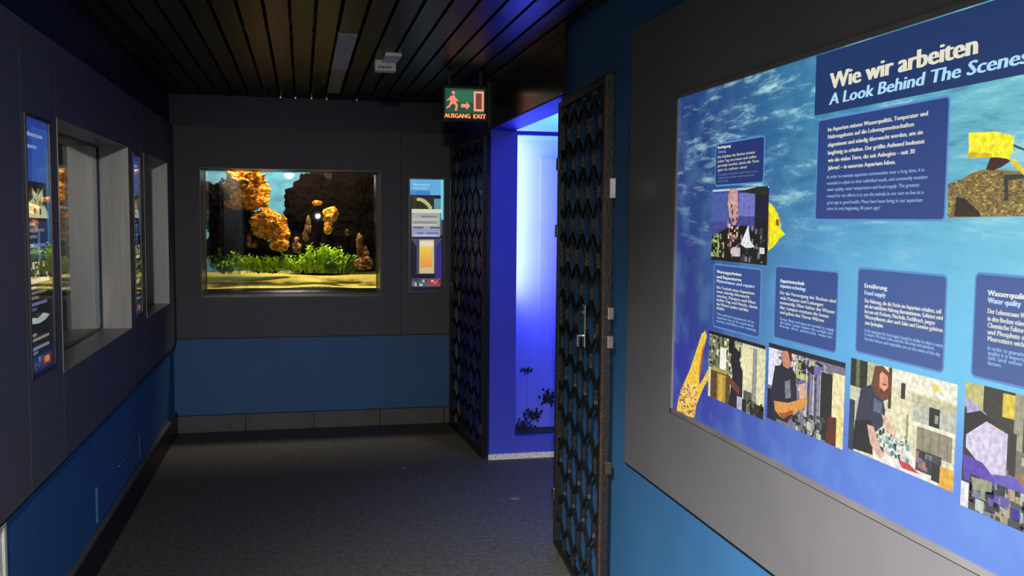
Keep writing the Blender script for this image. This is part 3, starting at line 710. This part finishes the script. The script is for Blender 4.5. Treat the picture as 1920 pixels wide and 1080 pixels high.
# underwater photograph at the right with fins and rock
pr = photo()
pr.ppx([(1778, 345), (1800, 338), (1822, 325), (1842, 318), (1870, 318), (1925, 322), (1990, 330), (1990, 404), (1778, 408)], (136, 112, 54), 2.4)
for i in range(1500):
    x = random.uniform(1779, 1988); f = (x-1779)/209
    ty = 343-min(1, f*2.8)*23+max(0, f-.4)*14; y = random.uniform(ty+2, 404); w_ = random.uniform(1.2, 3.2); h_ = random.uniform(.8, 2)
    pr.ppx([(x-w_, y-h_), (x+w_, y-h_), (x+w_, y+h_), (x-w_, y+h_)], random.choice([(104, 84, 34), (168, 144, 76), (128, 106, 60), (86, 70, 44), (190, 168, 90), (120, 105, 90), (140, 120, 60)]), 2.8+(i % 5)*.1)
pr.ppx([(1795, 368), (1812, 374), (1838, 398), (1840, 406), (1790, 406)], (46, 32, 20), 4)
pr.ppx([(1884, 328), (1925, 326), (1925, 334), (1892, 338), (1892, 376), (1884, 376)], (52, 52, 48), 4)
pr.ppx([(1850, 318), (1858, 296), (1884, 294), (1896, 302), (1878, 314), (1862, 320)], (66, 30, 22), 4.1)
pr.ppx([(1818, 249), (1870, 247), (1903, 255), (1900, 285), (1894, 298), (1862, 294), (1818, 296)], (250, 238, 40), 4.6)
pr.ppx([(1816, 286), (1862, 287), (1862, 295), (1816, 297)], (226, 190, 30), 4.9)
pr.ppx([(1896, 296), (1908, 302), (1935, 330), (1930, 336), (1898, 308)], (226, 200, 40), 4.7)
pr.ppx([(1902, 270), (1925, 280), (1925, 284), (1902, 275)], (60, 70, 60), 4.7)
done(pr, 'underwater photo of yellow diving fins above a brown rock')
# yellow branching coral at the lower left
pr = photo()
pr.ppx([(1268, 776), (1272, 750), (1282, 720), (1295, 690), (1305, 660), (1316, 626), (1323, 620), (1326, 630), (1317, 665), (1311, 700), (1312, 722), (1330, 690), (1340, 662), (1346, 660), (1345, 680), (1334, 700), (1318, 730), (1306, 760), (1302, 783)], (238, 196, 62), 2.2)
pr.ppx([(1312, 690), (1317, 655), (1321, 640), (1316, 690), (1311, 716)], (190, 96, 30), 2.6)
for i in range(150):
    f = random.random(); y = 722+f*55; x = random.uniform(1273+(775-y)*.1, 1303+(780-y)*.1)
    pr.ppx([(x-1.5, y-2), (x+1.5, y-1.5), (x+1.5, y+2), (x-1.5, y+1.5)], random.choice([(200, 150, 110), (245, 220, 120), (150, 110, 50), (230, 190, 160), (110, 90, 40)]), 2.9+(i % 5)*.1)
o = pr.build('coral_print', M_photo, board); o['label'] = 'yellow branching coral'
# workshop photographs; each drawn in photo pixels on the board plane
def pic(tl, tr, br, bl, bg):
    pr = photo(); us = [PLB.px(*tl)[0], PLB.px(*tr)[0]]; vs = [PLB.px(*bl)[1], PLB.px(*tl)[1]]
    vb = (PLB.px(*bl)[1]+PLB.px(*br)[1])/2; vt = (PLB.px(*tl)[1]+PLB.px(*tr)[1])/2
    pr.rect(us[0], us[1], vb, vt, bg, 3)
    def P(pts, c, k): pr.poly([(us[0]+(us[1]-us[0])*x, vb+(vt-vb)*(1-y)) for x, y in pts], c, 3+k*.4)
    def Rr(x0, x1, y0, y1, c, k): P([(x0, y1), (x1, y1), (x1, y0), (x0, y0)], c, k)
    def Sp(x0, x1, y0, y1, n, cols, sz, k): pr.speckle(us[0]+(us[1]-us[0])*x0, us[0]+(us[1]-us[0])*x1, vb+(vt-vb)*(1-y1), vb+(vt-vb)*(1-y0), n, cols, sz, 3+k*.4)
    return pr, P, Rr, Sp
# a: workshop seen from behind a barrel
pr, P, Rr, Sp = pic((1331, 622), (1437, 645), (1431, 781), (1328, 747), (214, 212, 176))
Rr(0, .62, 0, .55, (120, 122, 96), 1); Sp(0, .62, .02, .5, 110, [(20, 22, 16), (220, 222, 180), (70, 72, 50), (190, 190, 150), (12, 12, 10)], .007, 2)
Rr(.6, .8, .12, .62, (230, 226, 178), 3.6); Rr(.8, .87, .08, .8, (150, 148, 140), 4); Rr(.87, 1, .12, .9, (222, 220, 176), 4)
Rr(0, 1, 0, .05, (16, 18, 14), 4.2); Rr(.22, .34, .2, .6, (236, 236, 220), 4); Rr(.38, .48, .0, .25, (18, 18, 14), 4.3)
P([(.44, .2), (.5, .14), (.58, .2), (.58, .34), (.64, .45), (.64, 1), (.4, 1), (.46, .55), (.42, .35)], (32, 22, 40), 4.8)
P([(.36, .55), (.6, .7), (.58, .8), (.34, .64)], (110, 60, 44), 5.2)
Rr(.05, .42, .57, 1, (92, 66, 28), 4.6); Rr(.18, .34, .6, 1, (184, 148, 58), 5); Rr(.22, .28, .62, 1, (208, 172, 74), 5.3); P([(.05, .58), (.42, .58), (.38, .52), (.1, .52)], (170, 160, 80), 5)
Rr(.66, .8, .7, .85, (84, 86, 68), 4.6); Rr(.55, .64, .82, 1, (180, 182, 200), 5.4); Rr(.64, 1, .83, 1, (24, 28, 20), 5); Rr(.72, .78, .84, 1, (150, 156, 130), 5.4); Sp(.64, 1, .8, 1, 24, [(20, 24, 16), (90, 96, 80), (40, 46, 34)], .007, 5.6)
done(pr, 'photo of a person at work beside a large barrel')
# b: worker in a dark T-shirt at pipes
pr, P, Rr, Sp = pic((1443, 648), (1587, 674), (1581, 838), (1440, 788), (120, 118, 140))
Rr(0, .14, .05, .55, (225, 226, 250), 1); Rr(0, 1, 0, .06, (20, 24, 40), 3.8)
Sp(.12, .55, .06, .5, 170, [(225, 200, 190), (40, 34, 50), (160, 150, 170), (230, 230, 235), (90, 80, 100)], .0065, 1.5)
Rr(.45, .62, .08, .5, (110, 98, 160), 2.6); Sp(.4, .8, .08, .35, 60, [(110, 96, 170), (30, 26, 40), (190, 190, 120), (160, 160, 180)], .009, 3.2)
for i in range(9): Rr(.53+i*.03, .53+i*.03+.016, .2+.02*(i % 3), .95, [(190, 186, 206), (60, 56, 70), (140, 138, 150)][i % 3], 4)
Rr(.72, .86, .18, .98, (32, 30, 24), 4.4); Rr(.86, 1, .15, 1, (238, 226, 176), 4); P([(.82, .68), (.92, .66), (.92, 1), (.8, 1)], (92, 34, 22), 4.8); Rr(.92, .98, .55, .95, (244, 222, 130), 5)
Rr(0, .14, .6, 1, (18, 20, 46), 4); Sp(.35, .8, .72, 1, 46, [(26, 28, 26), (150, 150, 140), (70, 72, 68), (200, 200, 170)], .008, 4.6)
P([(.1, .28), (.22, .24), (.34, .24), (.40, .32), (.42, .62), (.38, .8), (.3, .96), (.1, .96), (.04, .7)], (30, 32, 52), 5.4)
P([(.2, .06), (.3, .04), (.34, .1), (.33, .2), (.29, .27), (.22, .25), (.19, .15)], (198, 136, 112), 5.8); P([(.24, .03), (.33, .04), (.34, .16), (.31, .16), (.29, .07)], (70, 34, 20), 6.2)
P([(.1, .74), (.3, .70), (.5, .58), (.47, .5), (.55, .5), (.56, .64), (.4, .8), (.2, .92), (.12, .86)], (222, 152, 72), 6); P([(.44, .42), (.52, .38), (.54, .56), (.46, .6)], (214, 176, 150), 6.2)
P([(.25, .44), (.32, .4), (.34, .62), (.26, .66)], (120, 128, 140), 6)
P([(.16, .88), (.26, .84), (.38, .76), (.38, .8), (.24, .93)], (170, 84, 34), 6.3)
done(pr, 'photo of a person in a dark T-shirt handling pipes')
# c: woman with long hair at a worktop
pr, P, Rr, Sp = pic((1597, 676), (1797, 715), (1788, 911), (1592, 851), (226, 220, 184))
Rr(.0, .18, 0, .3, (36, 40, 30), 1); Rr(.06, .1, 0, .3, (110, 108, 80), 1.5); Rr(.18, .3, 0, .3, (190, 188, 150), 1); Rr(.0, .12, .3, .7, (206, 204, 176), 1.4); Rr(0, .06, .45, 1, (44, 60, 78), 2)
Rr(.42, 1, .0, .18, (240, 238, 216), 1); Rr(.40, .43, 0, .42, (60, 54, 30), 2); Rr(.52, .56, .12, .28, (46, 44, 34), 2); Rr(.8, .86, .05, .12, (232, 216, 120), 2)
Rr(.62, 1, .2, .28, (196, 190, 152), 2); Rr(.64, 1, .28, .46, (190, 196, 176), 2); Rr(.60, 1, .46, .5, (238, 236, 210), 3); Rr(.68, .98, .5, .74, (146, 142, 118), 2.6)
for i in range(4): Rr(.73+i*.07, .735+i*.07, .5, .74, (96, 92, 72), 3)
Rr(.78, .87, .28, .46, (20, 24, 22), 3.4); Rr(.83, .86, .34, .42, (150, 156, 144), 3.8); Rr(.42, .62, .42, .75, (232, 226, 186), 2); Rr(.58, .6, .42, .8, (150, 146, 112), 2.4)
P([(.28, .74), (.5, .66), (.64, .8), (.98, .9), (.98, 1), (.28, 1)], (240, 234, 226), 3.2)
Sp(.3, .62, .64, .9, 90, [(90, 130, 130), (210, 215, 205), (40, 50, 40), (190, 200, 190), (120, 160, 150)], .005, 3.6)
P([(.52, .9), (.62, .9), (.72, .96), (.56, .97)], (200, 60, 70), 4.6); Rr(.68, .9, .72, .93, (60, 60, 64), 4.4); Sp(.68, .84, .74, .93, 20, [(160, 110, 110), (120, 130, 140), (40, 40, 50)], .008, 4.8)
Rr(.88, 1, .8, 1, (226, 170, 50), 5); Rr(.82, .89, .8, .97, (20, 20, 20), 5.2)
P([(.12, .3), (.24, .22), (.34, .3), (.38, .45), (.36, .62), (.28, .72), (.26, .96), (.06, .96), (.08, .6)], (48, 50, 78), 5.6)
P([(.07, .66), (.24, .6), (.27, .96), (.05, .98)], (18, 16, 16), 5.9)
P([(.26, .02), (.34, .0), (.41, .06), (.43, .2), (.40, .33), (.36, .36), (.28, .32), (.23, .22)], (112, 62, 36), 6.2)
P([(.33, .06), (.39, .09), (.40, .2), (.36, .26), (.31, .22), (.31, .1)], (232, 158, 130), 6.5); Rr(.34, .385, .18, .195, (150, 50, 40), 6.8)
P([(.2, .66), (.27, .66), (.33, .84), (.40, .92), (.34, .97), (.24, .85)], (222, 180, 158), 6.4); P([(.34, .5), (.4, .52), (.5, .62), (.48, .7), (.4, .64)], (228, 186, 160), 6.4)
P([(.26, .36), (.35, .38), (.34, .5), (.26, .5)], (90, 104, 130), 6)
done(pr, 'photo of a person with long brown hair preparing food at a worktop')
# d: cut by the picture edge
pr, P, Rr, Sp = pic((1812, 718), (2030, 764), (2020, 1040), (1801, 947), (44, 46, 30))
Rr(0, .18, 0, .2, (196, 190, 120), 1); Rr(.36, .48, .02, .2, (222, 196, 60), 1.6); Rr(.5, 1, .05, .5, (52, 62, 34), 1.2); Rr(.47, .55, 0, .5, (160, 160, 130), 1.8)
P([(0, .12), (.12, .16), (.22, .22), (.05, .36)], (176, 170, 210), 2); P([(0, .26), (.16, .2), (.3, .26), (.1, .46), (.02, .46)], (14, 14, 16), 2.4)
P([(.03, .42), (.22, .27), (.42, .32), (.42, .66), (.26, .68), (.03, .52)], (214, 204, 228), 3); Rr(.44, .5, .3, .62, (30, 28, 24), 3)
Rr(.5, 1, .42, .6, (110, 108, 96), 2); Rr(.55, 1, .46, .52, (200, 198, 180), 2.4); P([(.3, .6), (1, .55), (1, .72), (.3, .7)], (150, 112, 70), 2.8)
P([(0, .58), (.2, .6), (.34, .7), (.26, .8), (.03, .78)], (84, 58, 176), 3.4); P([(.3, .66), (.5, .62), (.62, .7), (.5, .82), (.34, .78)], (96, 84, 190), 3.6)
Rr(0, .2, .8, 1, (236, 230, 232), 3); Sp(.08, 1, .72, 1, 260, [(40, 44, 60), (120, 124, 140), (190, 200, 190), (90, 80, 160), (60, 66, 50), (170, 150, 120), (20, 20, 24)], .009, 4)
P([(.26, .86), (1, .86), (1, 1), (.3, 1)], (36, 32, 54), 3.7); P([(.1, .74), (.3, .72), (.3, .8), (.12, .84)], (150, 150, 120), 5.6)
done(pr, 'photo of blue gloved hands with laboratory equipment')

# ------------------------------------------------------------------ gates
def gate(loc, rz, width, label, group, hinge_end, extra):
    H_ = 2.15; z0_ = .012
    t = thing('iron_gate', loc, label, 'gate', group, rz=rz, local=True)
    mb = MB()  # frame, local: leaf runs along +Y, faces +-X
    fw = .03
    for a, b, c, d in ((0, fw, z0_, H_), (width-fw, width, z0_, H_), (fw, width-fw, z0_, z0_+fw), (fw, width-fw, H_-fw, H_)): mb.box(-.016, .016, a, b, c, d, bev=.003)
    mb.build('frame', M_iron, t)
    mb = MB(); n = max(6, round((width-2*fw)/.100)); sp_ = (width-2*fw)/n; P_ = .274; amp = sp_*.5
    zs = [z0_+fw+i*(H_-2*fw-z0_)/140 for i in range(141)]
    for k in range(n+1):
        yc = fw+k*sp_; ph_ = 1 if k % 2 else -1
        pts = []
        for z in zs:
            w = max(-1, min(1, 1.28*math.sin(2*math.pi*z/P_)))
            y = yc+ph_*amp*w*.93
            pts.append((max(fw, min(width-fw, y)), z))
        vs = []; fs = []
        for i, (y, z) in enumerate(pts): vs += [(-.007, y-.006, z), (.007, y-.006, z), (.007, y+.006, z), (-.007, y+.006, z)]
        for i in range(len(pts)-1):
            q = i*4
            for j in range(4): fs.append((q+j, q+(j+1) % 4, q+4+(j+1) % 4, q+4+j))
        mb.mesh(vs, fs)
    mb.build('lattice', M_iron, t)
    bolt = None  # bolts through the joints of neighbouring strips
    for k in range(n):
        yc = fw+(k+.5)*sp_
        j = 0
        while True:
            z = P_*(.25 if k % 2 == 0 else .75)+j*P_; j += 1
            if k % 2 == 0: z = P_*.75+(j-1)*P_
            else: z = P_*.25+(j-1)*P_
            if z > H_-.05: break
            if z < .06: continue
            if bolt is None:
                mb = MB(); mb.tube((-.013, 0, 0), (.013, 0, 0), .0045, 6); bolt = mb.build('bolt', M_bolt, t, local=True); bo = bolt
            else: bo = bolt.copy(); COL.objects.link(bo); bo.parent = t
            bo.location = (0, yc, z)
    extra(t)
def right_extra(t):
    # tall strip plate and pull seen on the near leaf, latch and hinges
    mb = MB(); mb.box(-.024, -.016, .29, .335, 1.07, 1.25, bev=.004); mb.tube((-.024, .312, 1.22), (-.032, .312, 1.22), .009, 12); o = mb.build('lock_plate', M_chrome, t)
    mb = MB(); mb.tube((-.024, .312, 1.12), (-.045, .312, 1.12), .007, 10); mb.tube((-.045, .312, 1.125), (-.045, .312, 1.075), .008, 10); mb.build('lever_handle', M_chrome, t)
    for z in (.62, 1.11, 1.22, 1.68):
        mb = MB(); mb.box(-.004, .022, -.016, -.001, z, z+(.05 if z < 1.6 else .08), bev=.004); mb.build('hinge', M_rust if z < 1.1 else M_chrome, t)
    mb = MB(); mb.box(-.024, -.014, -.004, .024, .0, 2.14); mb.build('edge_bar', M_rust, t)
    for z, y in ((1.545, .915), (1.86, .90), (.27, .92)):
        mb = MB(); mb.box(-.028, -.016, y-.02, y+.02, z-.03, z+.03, bev=.004); mb.build('latch', M_bolt, t)
def left_extra(t):
    mb = MB(); mb.box(-.03, -.012, -.002, .03, 1.75, 1.79, bev=.003); mb.build('hinge', M_bolt, t)
    mb = MB(); mb.box(-.03, -.012, -.002, .03, .17, .23, bev=.003); mb.build('hinge', M_bolt, t)
    mb = MB(); mb.box(-.024, -.016, .9, .95, .98, 1.12, bev=.004); mb.build('lock_plate', M_frame, t)
a = math.atan2(-(1.208-1.135), 4.28-3.33)
gate((1.135, 3.34, 0), a, .945, 'black iron lattice gate leaf standing open beside the big board', 'iron lattice gate leaves', 0, right_extra)
gate((1.168, 5.955, 0), math.atan2(.055, 1.02), 1.03, 'black iron lattice gate leaf folded back near the back wall', 'iron lattice gate leaves', 0, left_extra)

# ------------------------------------------------------------------ glowing tank in the passage
t = thing('light_tank', (1.85, 6.15, .14), 'tall glowing blue light tank in the side passage', 'light tank')
mb = MB(); mb.box(1.372, 2.35, 5.935, 5.975, 2.150, 2.176); mb.box(1.372, 1.378, 5.935, 5.975, .145, 2.15); mb.build('frame', M_passage, t)
mb = MB(); mb.box(1.374, 2.348, 5.958, 5.964, .147, 2.148); mb.build('glass_pane', M_glass, t)
mb = MB(); mb.box(1.374, 2.348, 6.20, 6.21, .147, 2.59); mb.build('diffuser_panel', M_acryl, t)
mb = MB(); mb.box(1.60, 2.348, 6.185, 6.195, .147, 2.02); mb.build('inner_panel', M_acryl, t)
mb = MB(); mb.box(1.374, 2.348, 5.98, 6.2, .12, .147); mb.build('tank_base', M_black, t)
light('tank_tube', 'AREA', (1.385, 6.08, 1.62), (2.4, 6.17, 1.62), 24, (.34, .36, 1), .10, 1.1)
light('tank_top_lamp', 'AREA', (1.75, 6.08, 2.5), (1.75, 6.16, .5), 15, (.16, .60, 1), .8, .14)
for i, (px_, py_, s_, lb) in enumerate(((1000, 780, .05, 'dark weed tuft low in the middle of the blue light tank'), (1032, 745, .06, 'dark weed tuft at the right of the blue light tank'), (980, 800, .045, 'dark weed tuft at the lower left of the blue light tank'), (988, 695, .03, 'small dark leaf cluster halfway up the blue light tank'))):
    c = at_y(px_, py_, 6.13); mb = MB()
    for q in range(70):
        d = Vector((random.uniform(-1, 1), random.uniform(-.3, .3), random.uniform(-.5, .8))).normalized(); p = Vector(c)+Vector((random.gauss(0, .6), 0, random.gauss(0, .4)))*s_; d *= .45
        e = d.cross(Vector((0, 1, 0))).normalized()*s_*.22
        mb.mesh([p, p+d*s_*.35+e, p+d*s_*.8, p+d*s_*.35-e], [(0, 1, 2, 3)])
    mb.tube((c[0], c[1], .147), (c[0], c[1], c[2]), .0007, 4)
    tag(mb.build('seaweed', M_seaweed), lb, 'plant', 'dark weed in the blue light tank')

# ------------------------------------------------------------------ exit sign
pe = Plane('back', 5.5)
c0 = pe.px(832, 222); c1 = pe.px(912, 168)
ex = thing('exit_sign', ((c0[0]+c1[0])/2, 5.52, c0[1]), 'small green and red illuminated exit sign under the ceiling', 'exit sign')
mb = MB(); u0, u1, v0, v1 = c0[0]-.008, c1[0]+.008, c0[1]-.012, c1[1]+.02
mb.box(u0, u1, 5.502, 5.55, v0, v1, bev=.004); mb.build('housing', M_dark, ex)
mb = MB(); mb.box(u0+.03, u0+.05, 5.515, 5.535, v1, ZC); mb.box(u1-.05, u1-.03, 5.515, 5.535, v1, ZC); mb.build('bracket', M_dark, ex)
pr = Print(pe); a, b, c, d = c0[0], c1[0], c0[1], c1[1]; w_ = b-a; h_ = d-c
pr.rect(a+.03*w_, b-.05*w_, c+.2*h_, d, (38, 84, 62), 1)
pr.rect(a+.25*w_, a+.7*w_, c+.55*h_, d-.06*h_, (50, 112, 86), 2)
pr.rect(a, b, c, c+.2*h_, (48, 22, 10), 1)
pr.build('green_face', print_mat('sign_face', .9), ex)
pr = Print(pe); red = (236, 132, 110)
X_ = lambda f: a+w_*f
Y_ = lambda f: c+h_*f
pr.poly([(X_(.17), Y_(.86)), (X_(.22), Y_(.93)), (X_(.27), Y_(.86)), (X_(.22), Y_(.78))], red, 3)
pr.poly([(X_(.14), Y_(.74)), (X_(.25), Y_(.78)), (X_(.29), Y_(.60)), (X_(.22), Y_(.48)), (X_(.15), Y_(.55))], red, 3)
pr.poly([(X_(.22), Y_(.52)), (X_(.28), Y_(.42)), (X_(.25), Y_(.27)), (X_(.31), Y_(.27)), (X_(.33), Y_(.46)), (X_(.27), Y_(.58))], red, 3)
pr.poly([(X_(.15), Y_(.55)), (X_(.2), Y_(.5)), (X_(.14), Y_(.38)), (X_(.06), Y_(.32)), (X_(.06), Y_(.38)), (X_(.12), Y_(.44))], red, 3)
pr.poly([(X_(.24), Y_(.74)), (X_(.34), Y_(.60)), (X_(.32), Y_(.56)), (X_(.22), Y_(.66))], red, 3)
pr.poly([(X_(.16), Y_(.72)), (X_(.07), Y_(.62)), (X_(.09), Y_(.58)), (X_(.18), Y_(.66))], red, 3)
pr.rect(X_(.40), X_(.53), Y_(.38), Y_(.50), red, 3); pr.poly([(X_(.53), Y_(.30)), (X_(.62), Y_(.44)), (X_(.53), Y_(.58))], red, 3)
for q in ((.70, .94, .86, .93), (.70, .94, .27, .34), (.70, .75, .34, .86), (.89, .94, .34, .86)): pr.rect(X_(q[0]), X_(q[1]), Y_(q[2]), Y_(q[3]), (232, 150, 128), 3)
pr.rect(X_(.75), X_(.89), Y_(.34), Y_(.86), (110, 60, 50), 2.5)
pr.build('pictogram', print_mat('sign_red', 1.15), ex)
pr = Print(pe)
pr.text('AUSGANG', X_(.02), Y_(.035), w_*.60, h_*.14, (255, 158, 92), 3, .04); pr.text('EXIT', X_(.70), Y_(.035), w_*.29, h_*.14, (255, 158, 92), 3, .04)
pr.build('lettering', print_mat('sign_orange', 1.6), ex)

# ------------------------------------------------------------------ ceiling fittings
fit = thing('ceiling_light', (.219, 5.62, ZC), 'long narrow unlit light panel set between the ceiling slats', 'ceiling light')
mb = MB(); mb.box(.174, .266, 4.57, 5.62, ZC-.012, ZC+.01, bev=.002); mb.build('diffuser', mat('grey_diffuser', (176, 176, 178), .5), fit)
mb = MB(); mb.box(.176, .264, 5.625, 6.68, ZC-.010, ZC+.01, bev=.002); mb.build('far_section', mat('darker_grey', (120, 122, 124), .5), fit)  # farther section of the panel, in a darker grey
mb = MB(); mb.box(.174, .266, 4.562, 4.572, ZC-.016, ZC+.01); mb.build('end_cap', M_frame, fit)
q0 = at_y(703, 132, 5.25); q1 = at_y(743, 112, 5.25); q2 = at_y(714, 112, 5.3); q3 = at_y(745, 97, 5.3)
det = thing('smoke_detector', ((q0[0]+q1[0])/2, 5.3, q0[2]), 'small pale detector box hanging below the slatted ceiling', 'smoke detector')
mb = MB(); mb.box(q0[0], q1[0], 5.25, 5.33, q0[2], ZC, bev=.006); mb.build('body', M_white, det)
mb = MB(); mb.box(q2[0], q3[0]-.004, 5.02, 5.235, ZC-.018, ZC+.002, bev=.004); mb.build('mounting_plate', M_white, det)
mb = MB()
for i in range(6): x = q0[0]+.018+i*.013; mb.box(x, x+.007, 5.247, 5.251, q0[2]+.014, q0[2]+.026)
mb.build('vent_slots', M_dark, det)
first = None
for i, (px_, lb) in enumerate(((554, 'small pale clip at the ceiling edge, leftmost of five'), (584, 'brightest small clip at the ceiling edge above the aquarium'), (612, 'small pale clip at the ceiling edge below the long light panel'), (669, 'small pale clip right of the long light panel'), (526, 'faint clip at the ceiling edge left of the others'))):
    p = at_y(px_, 183, YB-.03)
    if first is None:
        mb = MB(); mb.box(p[0]-.008, p[0]+.008, p[1]-.01, p[1]+.01, p[2]-.012, ZC+.004, bev=.003); first = mb.build('ceiling_clip', M_chrome); o = first
        base = p
    else: o = first.copy(); COL.objects.link(o); o.location = first.location+Vector((p[0]-base[0], 0, 0))
    tag(o, lb, 'clip', 'clips along the ceiling edge')
bpy.data.objects['ceiling_clip']['label'] = 'small pale clip at the ceiling edge, second from the left'

# ------------------------------------------------------------------ left hatch and litter
h = thing('wall_hatch', (XL-.02, 5.02, .21), 'low blue access hatch in the left wall near the floor', 'hatch')
mb = MB(); mb.box(XL-.026, XL-.020, 4.46, 5.58, .2, .35, bev=.002); mb.build('door', M_blue, h)
mb = MB()
for a, b, c, d in ((4.45, 4.462, .195, .36), (5.578, 5.59, .195, .36), (4.462, 5.578, .35, .36), (4.462, 5.578, .195, .203)): mb.box(XL-.026, XL-.016, a, b, c, d)
mb.build('frame', M_blue, h)
mb = MB(); mb.box(XL-.02, XL-.012, 4.93, 5.1, .325, .335, bev=.003); mb.build('streak_bar', M_chrome, h)  # chrome bar added in place of a bright streak on the hatch
for px_, py_, sc, rz_, lb in ((757, 878, 1, .4, 'tiny pale scrap on the floor before the folded gate'), (965, 935, 1.4, 1.1, 'small pale scrap on the floor in front of the blue passage')):
    r_ = ray(px_, py_); tt = EYE/r_[1]; x, y = r_[0]*tt, r_[2]*tt; mb = MB()
    pts = []
    for i in range(9):
        an = 2*math.pi*i/9; rr = .014*sc*random.uniform(.7, 1.2); pts.append((x+rr*math.cos(an)*1.6, y+rr*math.sin(an)))
    mb.mesh([(p[0], p[1], .0002) for p in pts]+[(p[0], p[1], .003) for p in pts], [tuple(range(9))[::-1], tuple(range(9, 18))]+[(i, (i+1) % 9, 9+(i+1) % 9, 9+i) for i in range(9)])
    tag(mb.build('paper_scrap', mat('scrap_'+str(px_), (120, 118, 108), .7)), lb, 'litter', 'scraps on the floor')
